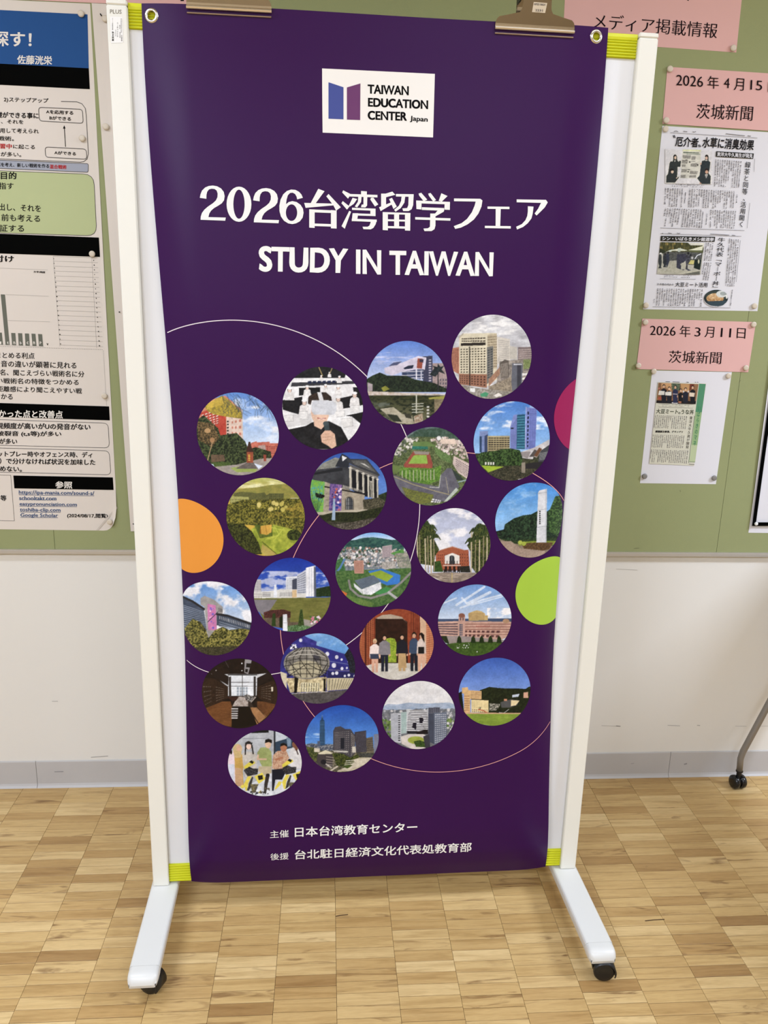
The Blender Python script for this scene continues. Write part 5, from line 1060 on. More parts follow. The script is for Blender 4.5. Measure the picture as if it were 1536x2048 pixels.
c.p('622 480 650 430 710 420 745 540 740 620 640 620', (226, 224, 222), (206, 204, 204), 30).e(678, 398, 26, 38, (130, 86, 66)).p('650 385 660 360 690 362 700 390 672 378', (20, 16, 16)).e(690, 440, 14, 18, (130, 86, 66)).l('690 450 705 490', 10, (60, 40, 36))
for dx, dy in ((0, 0), (345, -15)):
    o = lambda s_: pts(s_)+np.array([dx, dy])
    c.p(o('215 640 240 590 300 620 345 620 340 670 250 690'), (30, 30, 32), (80, 80, 84), 14, k=3).p(o('215 600 260 565 305 550 320 570 270 600 222 625'), (222, 206, 80)).p(o('262 560 285 545 305 560 295 578'), (20, 20, 22)).p(o('310 690 380 655 415 710 350 758'), (226, 208, 84)).p(o('340 685 385 678 388 715 350 725'), (40, 36, 30)).p(o('232 820 215 760 250 690 285 690 255 750 245 820'), (226, 208, 84)).p(o('245 820 262 750 290 690 300 700 275 800'), (60, 58, 56)).p(o('275 760 350 760 310 840 290 840'), (70, 66, 64), (150, 140, 90), 12)
c.p('415 670 450 675 430 770 415 850 395 840 400 760', (56, 50, 48)).e(432, 678, 18, 14, (30, 28, 30)).p('180 790 200 765 225 775 210 800', (226, 208, 84)).p('495 800 530 735 560 740 545 770 500 812', (226, 208, 84)).p('340 840 370 815 380 845', (150, 140, 70))
c.dots('250 790 450 790 450 850 250 850', 26, 7, [(60, 60, 70), (40, 40, 44), (90, 84, 70)]); round_photo(*b, c, 'round photo of five people behind two yellow walking robots')
# ---------------------------------------------------------------- papers pinned to the board
def paper(name, quad, m, layer, label, cat, lift=None, zf=None, nx=16, ny=16, thick=.00035, corner=None):
    """a sheet through four photo points TL TR BR BL; lift(s,t) curls it off the board; returns its root object (single mesh)"""
    q = WP.inv(pts(quad, zf)); V = []; base = .0004+layer*.0009
    lf = lift or (lambda s, t: 0.0)
    for side in (0, 1):
        for j in range(ny+1):
            for i in range(nx+1):
                s, t = i/nx, j/ny; ss, tt = s, t
                if corner and s > .5 and t > .5:     # soften one corner (bottom right)
                    r = corner; k = max(0, (s-(1-r[0]))/r[0]) ; w_ = max(0, (t-(1-r[1]))/r[1]); ss = s-r[0]*.30*(k*w_)**1.6; tt = t-r[1]*.30*(k*w_)**1.6
                a = (1-tt)*((1-ss)*q[0]+ss*q[1])+tt*((1-ss)*q[3]+ss*q[2])
                V.append(WP.pos(a, base+lf(s, t)+(0 if side == 0 else -thick))[0])
    V = np.array(V); N = (nx+1)*(ny+1); F = []
    idx = lambda i, j: j*(nx+1)+i
    for j in range(ny):
        for i in range(nx): F.append([idx(i, j), idx(i+1, j), idx(i+1, j+1), idx(i, j+1)])
    F = fix(V, F); F += [[i+N for i in f[::-1]] for f in F[:]]
    bd = [idx(i, 0) for i in range(nx+1)]+[idx(nx, j) for j in range(1, ny+1)]+[idx(i, ny) for i in range(nx-1, -1, -1)]+[idx(0, j) for j in range(ny-1, 0, -1)]
    for k in range(len(bd)): a, b = bd[k], bd[(k+1) % len(bd)]; F.append([a, b, b+N, a+N])
    return link(name, V, F, m, None, smooth=False, label=label, cat=cat)
PAPER = mat('poster_paper', (216, 205, 192), .6, var=.02, scale=3)
PAPERW = mat('copy_paper', (219, 216, 217), .65, var=.015, scale=4)
PINK = mat('pink_paper', (218, 172, 164), .7, var=.02, scale=4)
LP_ = .0013      # height of print above the board for first-layer sheets
O1 = .0004+.0004; O2 = O1+.0009
ZP1 = (0, 0, 5.85); ZP2 = (0, 300, 5.12); ZP3 = (0, 680, 4.762)
def curl(s, t): return .009*max(0, (s-.982)/.018)**1.5*max(0, (t-.90)/.10) + .0015*max(0, (s-.988)/.012)*math.sin(math.pi*t)**2
rp = paper('research_poster', '-460,-22 180.3,7.6 236,1061.5 -420,1053', PAPER, 0, 'large research poster with a blue header and black bars, left end of the board', 'poster', curl, nx=90, ny=40, corner=(.04, .05))
BLU = mat('poster_blue', (40, 78, 130), .55); BLK = mat('poster_black', (6, 6, 5), .6, spec=.01); INK = mat('poster_ink', (20, 18, 18), .6); RED = mat('poster_red', (176, 36, 40), .6); WH = mat('poster_white_ink', (224, 216, 204), .6)
GRYB = mat('poster_greyblue', (158, 160, 168), .6); OLV = mat('poster_olive', (178, 184, 136), .6); BAR = mat('poster_bar_grey', (104, 104, 92), .6); RULE = mat('poster_rule', (84, 80, 76), .6); PALE = mat('poster_pale_rule', (170, 162, 152), .6); LNK = mat('poster_link_blue', (44, 72, 112), .6)
poly(rp, 'header_band', '-2300,0 1025,170 1040,800 -2300,625', BLU, WP, O1, ZP1)
poly(rp, 'black_bar', '-2300,625 1040,800 1052,1045 -2300,880', BLK, WP, O1, ZP1)
b1 = (.016, .012); b2 = (.03, .022)
texts(rp, 'header_lettering', [('探す！', (-90, 540), (372, 556), (-90, 358)), ('佐藤洸栄', (200, 750), (610, 762), (203, 645))], WH, WP, O1+.0004, b2, ZP1, 3)
texts(rp, 'poster_lettering', [('2)ステップアップ', (45, 1200), (565, 1216), (48, 1135)), ('り、それを', (-45, 1445), (275, 1452), (-45, 1398)), ('用して考えられ', (0, 1555), (455, 1565), (0, 1498)), ('戦術。', (-20, 1645), (165, 1652), (-20, 1590)), ('に起こる', (155, 1740), (410, 1748), (155, 1688)), ('が多い。', (10, 1830), (250, 1838), (10, 1775))], INK, WP, O1+.0004, b1, ZP1)
texts(rp, 'poster_lettering', [('Aを応用する', (540, 1330), (858, 1345), (540, 1284)), ('Bができる', (580, 1400), (832, 1414), (580, 1356)), ('Aができる', (637, 1805), (890, 1820), (637, 1764)), ('礎ができる事に', (-45, 1378), (452, 1390), (-45, 1308)), ('似を考え、新しい戦術を作る', (-40, 1948), (577, 1968), (-40, 1900))], INK, WP, O1+.0004, b2, ZP1)
texts(rp, 'poster_lettering', [('習中', (0, 1738), (140, 1742), (0, 1680)), ('混合戦術', (582, 1974), (780, 1981), (582, 1925))], RED, WP, O1+.0006, b2, ZP1)
stroke(rp, 'outline', ['715,1188 900,1192 960,1215 1000,1270 1010,1350 1035,1800 1020,1860 980,1892 940,1898 500,1880 0,1860'], .0016, RULE, WP, O1+.0002, ZP1)
stroke(rp, 'outline', [rrect('452,1256 965,1280 975,1444 462,1416', 38), rrect('528,1720 1010,1745 1018,1864 535,1840', 38)], .0016, RULE, WP, O1+.0003, ZP1, closed=True)
stroke(rp, 'arrow', ['768,1718 753,1490'], .0018, INK, WP, O1+.0003, ZP1); poly(rp, 'arrow_head', '738,1506 752,1466 768,1504', INK, WP, O1+.0003, ZP1)
poly(rp, 'grey_band', [rrect('-600,1850 1035,1916 1032,2016 -600,1945', 20)], GRYB, WP, O1, ZP1); stroke(rp, 'outline', [rrect('-600,1850 1035,1916 1032,2016 -600,1945', 20)], .0014, RULE, WP, O1+.0003, ZP1, closed=True)
gb = rrect('-600,190 960,250 992,880 -600,830', 105)
poly(rp, 'olive_box', [gb], OLV, WP, O1, ZP2); stroke(rp, 'outline', [gb], .0014, RULE, WP, O1+.0003, ZP2, closed=True)
texts(rp, 'poster_lettering', [('目的', (10, 300), (170, 300), (10, 224)), ('付け', (-65, 1146), (143, 1150), (-65, 1076))], INK, WP, O1+.0005, b2, ZP2)
texts(rp, 'poster_lettering', [('指す', (-10, 402), (140, 404), (-10, 333)), ('出し、それを', (-10, 618), (420, 636), (-10, 546)), ('前も考える', (15, 726), (412, 740), (15, 653)), ('証する', (-5, 836), (248, 840), (-5, 763))], INK, WP, O1+.0005, b1, ZP2)
poly(rp, 'black_bar', '-2000,780 1013,897 1025,1095 -2000,990', BLK, WP, O1+.0003, ZP2)
[polys(rp, 'chart_bar', [q_], BAR, WP, O1, ZP2) for q_ in ('8,1478 52,1480 100,1997 58,1995', '115,1873 158,1875 167,2000 125,1998', '185,1875 228,1877 237,2003 193,2001', '255,1878 298,1880 306,2005 262,2003', '323,1880 364,1882 375,2007 333,2005', '390,1884 432,1886 443,2010 400,2008', '-25,1868 20,1870 32,1994 -15,1992', '-95,1866 -50,1868 -38,1990 -85,1988')]
texts(rp, 'chart_lettering', [(ch, (x, 1988), (x+20, 1989), (x, 1960)) for ch, x in (('l', -5), ('t', 72), ('n', 138), ('b', 205), ('c', 273), ('m', 340), ('p', 408))], WH, WP, O1+.0004, b2, ZP2, 1)
texts(rp, 'chart_lettering', [('文字/頻度', (343, 1258), (465, 1264), (343, 1236)), ('v', (478, 2000), (497, 2001), (478, 1978))], INK, WP, O1+.0004, b2, ZP2, 1)
rows = ['0,1210 490,1228', '60,1480 500,1498', '80,1745 515,1760', '-100,1990 450,2012']+['%d,%d %d,%d' % (545+k*3.7, 1088+k*50.5, 1000+k*3.2, 1104+k*50.5) for k in range(19)]+['545,1088 615,2010', '940,1104 990,2028']
stroke(rp, 'chart_rules', rows, .0008, PALE, WP, O1, ZP2)
rsn = random.Random(4); V0 = []
for k in range(19):
    for x0_, sl in ((548, 3.9), (957, 3.2)):
        x = x0_+k*sl; y = (1112 if x0_ < 600 else 1130)+k*48.5; w_ = rsn.choice([5, 7, 10]); V0.append(pts('%f,%f %f,%f %f,%f %f,%f' % (x, y-5, x+w_, y-4, x+w_, y+6, x, y+5)))
polys(rp, 'chart_tick_labels', V0, INK, WP, O1+.0003, ZP2, kind='stuff')
dl = []
for k in range(60): x = -20+k*18; y = 2010+.033*x; dl.append('%f,%f %f,%f' % (x, y, x+8, y+.3))
stroke(rp, 'dotted_line', dl, .0011, RULE, WP, O1, ZP2, kind='stuff')
stroke(rp, 'dotted_line', ['%f,%f %f,%f' % (985+k*.65*.9, 100+k*10, 985.5+k*.65*.9, 104+k*10) for k in range(53)], .0011, RULE, WP, O1, ZP3, kind='stuff')
poly(rp, 'black_bar', '-1960,538 1040,632 1047,765 -1950,672', BLK, WP, O1+.0003, ZP3); poly(rp, 'black_bar', '128,1290 1075,1308 1083,1428 138,1412', BLK, WP, O1+.0003, ZP3)
texts(rp, 'poster_lettering', [('まとめる利点', (-40, 172), (330, 180), (-40, 114)), ('音の違いが顕著に見れる', (10, 256), (728, 273), (10, 194)), ('名、聞こえづらい戦術名に分', (0, 336), (803, 354), (0, 278)), ('い戦術名の特徴をつかめる', (-28, 414), (750, 430), (-28, 360)), ('距離感により聞こえやすい戦', (-30, 490), (780, 512), (-30, 436)), ('かる', (10, 562), (122, 567), (10, 510))], INK, WP, O1+.0004, b1, ZP3)
texts(rp, 'poster_lettering', [('現頻度が高いがUの発音がない', (-35, 845), (862, 858), (-35, 785)), ('破裂音 (t,s等)が多い', (-30, 920), (585, 926), (-30, 864)), ('が多い', (-5, 990), (165, 993), (-5, 936)), ('ットプレー時やオフェンス時、ディ', (-20, 1110), (880, 1120), (-20, 1056)), ('）で分けなければ状況を加味した', (-5, 1180), (908, 1193), (-5, 1122)), ('めない。', (0, 1250), (210, 1256), (0, 1198)), ('等', (5, 1530), (62, 1532), (5, 1476)), ('(2024/08/17,閲覧)', (640, 1697), (1028, 1702), (640, 1648))], INK, WP, O1+.0004, b2, ZP3)
texts(rp, 'bar_lettering', [('かった点と改善点', (-12, 737), (600, 748), (-12, 662)), ('参照', (528, 1412), (690, 1415), (528, 1343))], WH, WP, O1+.0007, b2, ZP3, 3)
links = [('https://ipa-mania.com/sound-s/', 180, 898, 1430, 1478, 1488), ('schooltakt.com', 183, 538, 1486, 1523, 1527), ('easypronunciation.com', 187, 733, 1544, 1585, 1592), ('toshiba-clip.com', 190, 577, 1596, 1641, 1646), ('Google Scholar', 195, 553, 1648, 1693, 1697)]
texts(rp, 'link_lettering', [(s, (x0_, y1_), (x1_, y2_), (x0_, y0_)) for s, x0_, x1_, y0_, y1_, y2_ in links], LNK, WP, O1+.0004, (.022, .012), ZP3)
stroke(rp, 'link_underline', ['%d,%d %d,%d' % (x0_, y1_-4, x1_, y2_-5) for s, x0_, x1_, y0_, y1_, y2_ in links], .0012, LNK, WP, O1+.0003, ZP3)
stroke(rp, 'outline', [rrect('-700,735 1030,792 1043,1028 -700,985', 48), rrect('-700,1010 1040,1055 1058,1284 -700,1240', 48)], .0015, RULE, WP, O1, ZP3, closed=True)
stroke(rp, 'outline', ['-300,1278 103,1288 138,1722 -300,1712'], .0015, RULE, WP, O1, ZP3)
poly(rp, 'crease_strip', '1112,1583 1120,1600 938,1811 915,1811', mat('crease_grey', (196, 186, 174), .3), WP, O1+.0005, ZP3)  # crease across the lower corner, its grey tone painted as a flat strip
pp2 = paper('rear_poster', '183.5,6.5 520,22 520,1068 262,1062', PAPER, 0, 'tall pale poster mostly hidden behind the left white post', 'poster', lambda s, t: .003*max(0, 1-s/.05)*(.3+.7*t), nx=40, corner=None)
stroke(pp2, 'printed_mark', ['201,28 204,33', '238,624 241,624', '266,1047 269,1047.6'], .003, INK, WP, O1+.003)
ph = paper('pink_header_sheet', '-300,-190 430,-150 400,15.5 -120,-7.5', PINK, 1, 'pink heading sheet above the two left posters', 'paper')
polys(ph, 'printed_mark', ['362,-4 368,-4 368,2.5 361,2.5'], INK, WP, O2)
# right side
MIN = (.002, -.014)
INKM = mat('mincho_ink', (26, 16, 20), .6)
ZR4 = (1230, 0, 5.0196); ZR5 = (1270, 240, 5.7744); ZR6 = (1270, 440, 5.7744); ZR7 = (1260, 630, 5.5362)
mh = paper('pink_media_sheet', '1140,-200 1502,-180 1472.4,105 1125.5,80.5', PINK, 0, 'pink heading sheet for media coverage at the top, behind the right post', 'paper')
texts(mh, 'media_lettering', [('メディア掲載情報', (1186.2, 57), (1433.2, 77), (1188.5, 26.5))], INKM, WP, O1+.0004, (.005, -.009), None, 4)
polys(mh, 'printed_mark', ['1374,-3 1378,-3 1377,2 1374,1'], INKM, WP, O1+.0004)
d1 = paper('pink_date_sheet', '1334.6,133.9 1570,149 1561,263.5 1324.6,247.8', PINK, 1, 'pink sheet dated 15 April above the two-article newspaper page', 'paper', lambda s, t: .0012*math.sin(math.pi*s)*t)
texts(d1, 'date_lettering', [('2026', (608, 857), (878, 876), (612, 753)), ('年', (922, 890), (1037, 896), (924, 764)), ('4', (1086, 884), (1144, 888), (1090, 784)), ('月', (1186, 907), (1286, 914), (1194, 786)), ('15', (1352, 902), (1470, 911), (1357, 806)), ('日', (1528, 924), (1630, 932), (1534, 826)), ('茨城新聞', (810, 1192), (1372, 1216), (822, 1042))], INKM, WP, O2+.0016, (.005, -.009), ZR4, 4)
d2 = paper('pink_date_sheet', '1284.4,637.2 1511.6,644.1 1496.1,744.4 1272.3,738', PINK, 1, 'pink sheet dated 11 March above the narrow newspaper cutting', 'paper')
texts(d2, 'date_lettering', [('2026', (216, 220), (500, 230), (222, 118)), ('年', (546, 241), (665, 246), (550, 113)), ('3', (710, 235), (775, 239), (717, 136)), ('月', (820, 246), (922, 251), (832, 128)), ('11', (998, 242), (1112, 248), (1006, 143)), ('日', (1176, 256), (1272, 262), (1184, 143)), ('茨城新聞', (424, 529), (1004, 543), (434, 392))], INKM, WP, O2+.0004, (.005, -.009), ZR7, 4)
np1 = paper('newspaper_page', '1324.6,251.8 1560,266 1514.8,622.3 1285.9,618.5', PAPERW, 0, 'white sheet with two newspaper articles, below the upper pink date sheet', 'paper', lambda s, t: .0015*max(0, 1-s/.1)*math.sin(math.pi*t))
NO = O1+.0016; NI = mat('news_ink', (34, 32, 33), .7); NG = mat('news_grey', (92, 88, 88), .7); NBK = mat('news_black', (46, 44, 38), .7)
NT = mat('news_text', (104, 99, 99), .7)
def columns(root, quad, nc, nr, zf, surf=WP, off=NO, m=None, seed=0, drop=.05):
    """vertical columns of tiny printed characters, right to left"""
    q = surf.inv(pts(quad, zf)); r = random.Random(seed); P = []
    for c_ in range(nc):
        end = nr if r.random() > .25 else int(nr*(.4+.6*r.random()))
        for k in range(end):
            if r.random() < drop: continue
            s0 = (c_+.16)/nc; s1 = (c_+.16+.58*(.55+.45*r.random()))/nc; t0 = (k+.1)/nr; t1 = (k+.1+.72*(.4+.6*r.random()))/nr
            for s, t in ((s0, t0), (s1, t0), (s1, t1), (s0, t1)): P.append((1-t)*((1-s)*q[0]+s*q[1])+t*((1-s)*q[3]+s*q[2]))
    V = surf.pos(np.array(P), off); F = fix(V, [[4*i, 4*i+1, 4*i+2, 4*i+3] for i in range(len(P)//4)])
    return link('article_text', V, F, m or NT, root, kind='stuff')
texts(np1, 'headline', [('厄介者', (458, 306), (722, 320), (472, 190)), ('水草に消臭効果', (768, 322), (1362, 356), (786, 196))], NI, WP, NO, (.03, .03), ZR5, 2)
stroke(np1, 'headline_mark', ['437,178 448,210', '450,176 461,208', '728,285 739,316', '742,284 753,314'], .0022, NI, WP, NO, ZR5)
poly(np1, 'headline_box', '933,362 1368,388 1360,450 928,425', NBK, WP, NO, ZR5)
texts(np1, 'headline', [('東洋大牛久高生が発見', (942, 420), (1352, 443), (944, 370))], PAPERW, WP, NO+.0004, (.03, .03), ZR5)
text(np1, 'headline', '緑茶と同等、活用開く', (1188, 1232), (1250, 1240), (1272, 480), NI, WP, NO, (.015, .0), ZR5, vert=True)
stroke(np1, 'rule', ['405,147 1410,210', '1378,450 1370,600', '1322,960 1290,1250'], .0008, NG, WP, NO, ZR5)
stroke(np1, 'masthead_mark', ['445,135 470,127 495,138', '555,132 600,138', '660,135 680,142 700,134', '1045,160 1265,185', '1295,184 1335,188'], .0013, NG, WP, NO, ZR5)
for i, (qd, nc, nr) in enumerate((('920,455 1235,480 1205,790 905,770', 12, 22), ('340,785 560,795 545,1012 328,1000', 8, 16), ('620,795 870,808 855,1020 605,1010', 9, 16), ('872,808 1155,822 1140,1034 860,1022', 11, 16), ('340,1018 800,1036 780,1250 300,1228', 17, 16), ('862,1038 1172,1052 1150,1262 855,1250', 12, 16))):
    columns(np1, qd, nc, nr, ZR5, seed=i)
for i, qd in enumerate(('572,838 592,838 580,970 560,970', '1165,865 1186,866 1176,992 1155,990', '822,1082 840,1082 828,1210 808,1210')): columns(np1, qd, 1, 8, ZR5, m=NI, seed=20+i, drop=0)
columns(np1, '415,740 800,752 800,766 415,754', 30, 1, ZR5, m=NI, seed=31); columns(np1, '410,757 780,772 780,786 410,771', 30, 1, ZR5, m=NI, seed=32)
def quad_photo(root, quad, zf, cv, label, n=(110, 84), off=NO):
    q = WP.inv(pts(quad, zf)); s, t = np.meshgrid(np.linspace(0, 1, n[0]), np.linspace(0, 1, n[1])); s = s[..., None]; t = t[..., None]
    AB = (1-t)*((1-s)*q[0]+s*q[1])+t*((1-s)*q[3]+s*q[2]); k = np.ones((n[1]-1, n[0]-1), bool)
    return grid_mesh('newspaper_photo', AB, k, WP, off, NEWS, root, cv, label=label)
z5b = (1320, 290, 12.8)
c = Cv(1325, 294, 1428, 372, z5b, 41, 3.0); c.p(None, (219, 215, 213))
c.p('580 115 1050 120 1020 860 520 850', (212, 208, 192)).p('580 118 1050 125 1046 165 582 150', (222, 222, 170)).p('595 175 1005 195 1000 215 595 205', (92, 106, 84)).l('690 235 1020 240', 14, (120, 132, 116))
for q_ in ('580 260 790 270 780 350 580 345', '810 290 920 290 900 380 800 380', '560 380 720 380 700 480 560 470', '800 410 900 410 900 430 800 430', '790 480 950 460 940 560 780 550', '560 500 660 500 650 560 560 560', '550 620 690 620 680 700 540 700', '770 660 970 670 950 750 760 745', '530 765 660 765 650 840 520 840', '750 780 930 770 920 830 740 830'): c.p(q_, (176, 172, 160), (120, 116, 108), 14, k=3)
c.e(760, 435, 24, 16, (50, 46, 40)).e(720, 685, 22, 16, (50, 46, 40)).e(735, 630, 36, 12, (84, 80, 74)).e(965, 510, 18, 30, (84, 80, 76)).e(675, 385, 28, 14, (90, 86, 80))
DK = (46, 52, 50)
def halo(P_): c.l(np.vstack([pts(P_), pts(P_)[:1]]), 30, (228, 222, 206))
A1 = '330 420 345 290 385 245 430 280 445 400 480 430 500 400 540 410 520 560 450 560 440 800 430 850 495 800 480 840 380 965 155 965 165 790 205 740 245 470 270 420'
B1 = '1070 410 1150 390 1160 280 1200 252 1240 290 1240 400 1290 440 1270 620 1240 720 1300 800 1290 1000 1060 1000 950 850 1010 790 1040 560 1030 520 1060 500'
halo(A1); halo(B1); c.p(A1, DK, (58, 62, 58), 60).p(B1, (44, 52, 52), (52, 60, 62), 60)
c.e(385, 300, 46, 56, (34, 28, 24)).e(392, 325, 28, 42, (226, 196, 168)).e(300, 660, 56, 60, (36, 32, 28)).e(315, 685, 36, 44, (226, 198, 170)).p('270 625 340 615 360 660 300 655 275 680', (34, 30, 26)).e(1195, 290, 44, 42, (34, 26, 24)).e(1190, 335, 30, 40, (218, 180, 156)).e(1195, 640, 50, 40, (44, 30, 26)).e(1195, 690, 38, 44, (206, 162, 134))
c.p('365 390 400 395 380 440', (226, 220, 206)).p('1150 385 1220 385 1210 405 1160 405', (230, 224, 210)).p('1150 750 1225 750 1180 860', (232, 226, 212)).p('1172 770 1190 770 1180 850', (40, 40, 40)).e(1045, 480, 16, 30, (216, 176, 150)).e(425, 845, 16, 18, (216, 186, 160)).e(1035, 980, 26, 14, (190, 140, 112))
quad_photo(np1, '345,335 888,345 890,745 345,735', ZR5, c, 'newspaper photo of four students beside a poster')
z6b = (1310, 480, 13.964)
c = Cv(1312, 481, 1411, 552, z6b, 42, 3.0); c.p(None, (172, 168, 150), (190, 186, 170), 90)
c.p('120 40 1400 80 1360 360 80 380', (96, 92, 50), (60, 62, 34), 40, 120, 3).cl('120 40 900 50 900 260 120 240', (190, 160, 90), 50, 120, .55, .7, .8).g('900 60 1400 80 1360 240 1330 150 1000 150', (226, 222, 206), (206, 200, 180), 60, 200).p('80 190 300 320 300 370 80 380', (50, 54, 34))
c.p('920 285 1340 165 1320 300', (222, 220, 190)).p('925 285 1330 290 1320 350 940 330', (96, 100, 64)).p('290 340 420 280 720 235 920 295 700 310 480 300', (224, 224, 200)).p('400 280 460 280 460 470 400 460', (206, 212, 200)).p('640 230 720 225 700 380 640 390', (196, 204, 186)).p('510 360 650 350 620 480 540 500', (166, 184, 206))
c.p('220 380 320 330 640 330 920 330 1330 360 1260 830 1100 700 920 690 900 560 400 580 220 520', (60, 62, 58), (110, 110, 104), 26, k=3).p('1000 560 1100 570 1080 680 930 670', (206, 196, 120)).p('1110 540 1290 560 1250 840 1080 780', (24, 40, 32)).l('1120 520 1180 430 1280 390', 26, (220, 222, 226)).e(1040, 500, 30, 34, (206, 204, 200)).e(1220, 600, 22, 60, (200, 196, 160)).e(1000, 420, 26, 40, (40, 40, 44))
for x, y0_, y1_, col_ in ((140, 370, 790, (70, 74, 72)), (350, 350, 850, (64, 68, 84)), (270, 400, 760, (56, 60, 64))):
    c.p([(x-45, y0_+60), (x, y0_+20), (x+45, y0_+60), (x+50, y0_+260), (x+30, y1_-40), (x+50, y1_), (x-50, y1_), (x-20, y1_-60), (x-50, y0_+240)], col_, tuple(v*.7 for v in col_), 30).e(x+15, y0_, 28, 34, (44, 40, 38))
c.e(160, 375, 30, 22, (220, 216, 206)).p('610 400 860 380 870 560 780 640 740 640 720 830 820 820 800 850 680 830 600 770', (70, 70, 84), (50, 50, 60), 40).p('870 400 980 440 960 600 910 620 910 800 1010 850 930 860 850 810 870 700 850 560', (90, 90, 104), (44, 42, 44), 50).e(930, 370, 36, 36, (36, 34, 34)).p('700 660 840 660 830 800 760 790', (176, 172, 152))
c.p('400 600 600 620 600 780 850 870 1250 860 1250 880 700 965 60 930 90 800 300 870', (186, 182, 162), (166, 162, 142), 60).p('750 960 1250 870 1250 965', (104, 104, 92)).l('560 960 1250 855', 8, (206, 200, 176))
quad_photo(np1, '290,255 796,266 752,632 250,622', ZR6, c, 'newspaper photo of people at market tents')
poly(np1, 'headline_box', '295,184 922,195 915,252 290,242', NBK, WP, NO, ZR6)
texts(np1, 'headline', [('シン・いばらきメシ総選挙', (308, 236), (906, 248), (312, 192))], PAPERW, WP, NO+.0004, (.03, .03), ZR6)
text(np1, 'headline', '牛久代表「マーボー丼」', (880, 776), (966, 780), (956, 203), NI, WP, NO, (.012, .0), ZR6, vert=True)
texts(np1, 'headline', [('ひき肉の代わり', (250, 753), (442, 760), (252, 728)), ('大豆ミート活用', (460, 770), (830, 777), (466, 717))], NI, WP, NO, (.02, .01), ZR6)
stroke(np1, 'rule', ['290,92 1260,122', '290,158 1225,190', '200,1002 1100,1014', '1212,235 1165,715'], .0008, NG, WP, NO, ZR6)
stroke(np1, 'masthead_mark', ['310,152 322,158', '380,150 420,157', '480,150 500,157 518,152', '865,162 1085,175', '1115,176 1155,180'], .0013, NG, WP, NO, ZR6)
stroke(np1, 'rule', ['285,625 700,635 697,685 285,678'], .0007, NG, WP, NO, ZR6, closed=True)
columns(np1, '330,634 650,642 650,652 330,644', 26, 1, ZR6, m=NI, seed=33); columns(np1, '330,652 630,660 630,670 330,662', 26, 1, ZR6, m=NI, seed=34)
for i, (qd, nc, nr) in enumerate((('808,262 912,266 885,475 790,470', 4, 15), ('790,490 888,494 850,700 748,695', 4, 15), ('1078,215 1205,228 1150,772 1036,765', 5, 38), ('250,790 790,800 770,1000 235,990', 20, 14), ('1110,805 1135,806 1110,1000 1088,998', 1, 14), ('215,910 228,910 222,980 208,980', 1, 5))): columns(np1, qd, nc, nr, ZR6, seed=50+i)
# bowl cut-out
z = (1270, 440, 5.7744); c = Cv(1405, 576, 1459, 618, z, 43, 4.0); c.p(None, (219, 216, 217)).e(935, 900, 140, 96, (38, 48, 48)).e(935, 885, 122, 72, (60, 70, 64)).e(925, 905, 100, 56, (226, 190, 140), (170, 120, 70), 16, 3).e(920, 880, 70, 34, (236, 206, 160), (190, 140, 90), 14, 3).e(1000, 855, 62, 40, (212, 214, 206)).e(1020, 850, 40, 22, (160, 166, 160)).p('820 940 1060 930 1020 985 960 998 880 990', (58, 76, 82)).e(1060, 885, 12, 26, (224, 222, 214))
cc = WP.inv(pts('932,905', z))[0]; ex = WP.inv(pts('1072,905 932,1004', z)); rx, ry = abs(ex[0][0]-cc[0]), abs(ex[1][1]-cc[1])
gx, gy = np.meshgrid(np.linspace(-1.01, 1.01, 60), np.linspace(-1.01, 1.01, 48)); d = np.hypot(gx, gy); ins = d <= 1; s_ = np.where(d > 1, 1/np.maximum(d, 1e-6), 1)
grid_mesh('newspaper_photo', np.stack([cc[0]+rx*gx*s_, cc[1]+ry*gy*s_], -1), ins[:-1, :-1] | ins[:-1, 1:] | ins[1:, :-1] | ins[1:, 1:], WP, NO, NEWS, np1, c, label='newspaper photo of a rice bowl')
# narrow cutting on white paper
np2 = paper('newspaper_cutting', '1304.3,741 1463.6,744.2 1431.6,968.3 1279.9,966.3', PAPERW, 0, 'white sheet with a narrow cutting and green strip, below the lower pink date sheet', 'paper', lambda s, t: .0012*math.sin(math.pi*s)*math.sin(math.pi*t))
NO2 = O1+.0014; z7b = (1290, 755, 11.378)
poly(np2, 'newsprint', '290,100 1385,135 1110,2005 90,1960', mat('newsprint', (208, 204, 184), .75), WP, NO2, z7b)
patch(np2, 'green_strip', '1225,140 1375,148 1130,1930 1000,1920', mat('strip_green_pale', (182, 192, 152), .7), WP, NO2+.0002, 4, z7b)
patch(np2, 'green_strip', '1225,140 1375,148 1285,790 1140,780', mat('strip_green', (84, 138, 104), .7), WP, NO2+.0003, 4, z7b); patch(np2, 'green_strip', '1140,780 1285,790 1180,1540 1055,1530', mat('strip_green_mid', (146, 172, 124), .7), WP, NO2+.0003, 4, z7b)
stroke(np2, 'rule', ['1120,870 985,1940', '1000,1915 1130,1918'], .0012, mat('rule_green', (84, 110, 84), .7), WP, NO2+.0005, z7b)
text(np2, 'strip_lettering', 'いばらきのマネ', (1085, 1540), (1150, 1545), (1200, 655), mat('strip_letter_green', (70, 128, 88), .7), WP, NO2+.0006, (.02, .02), z7b, vert=True)
c = Cv(1311, 764, 1398, 809, z7b, 44, 3.0)
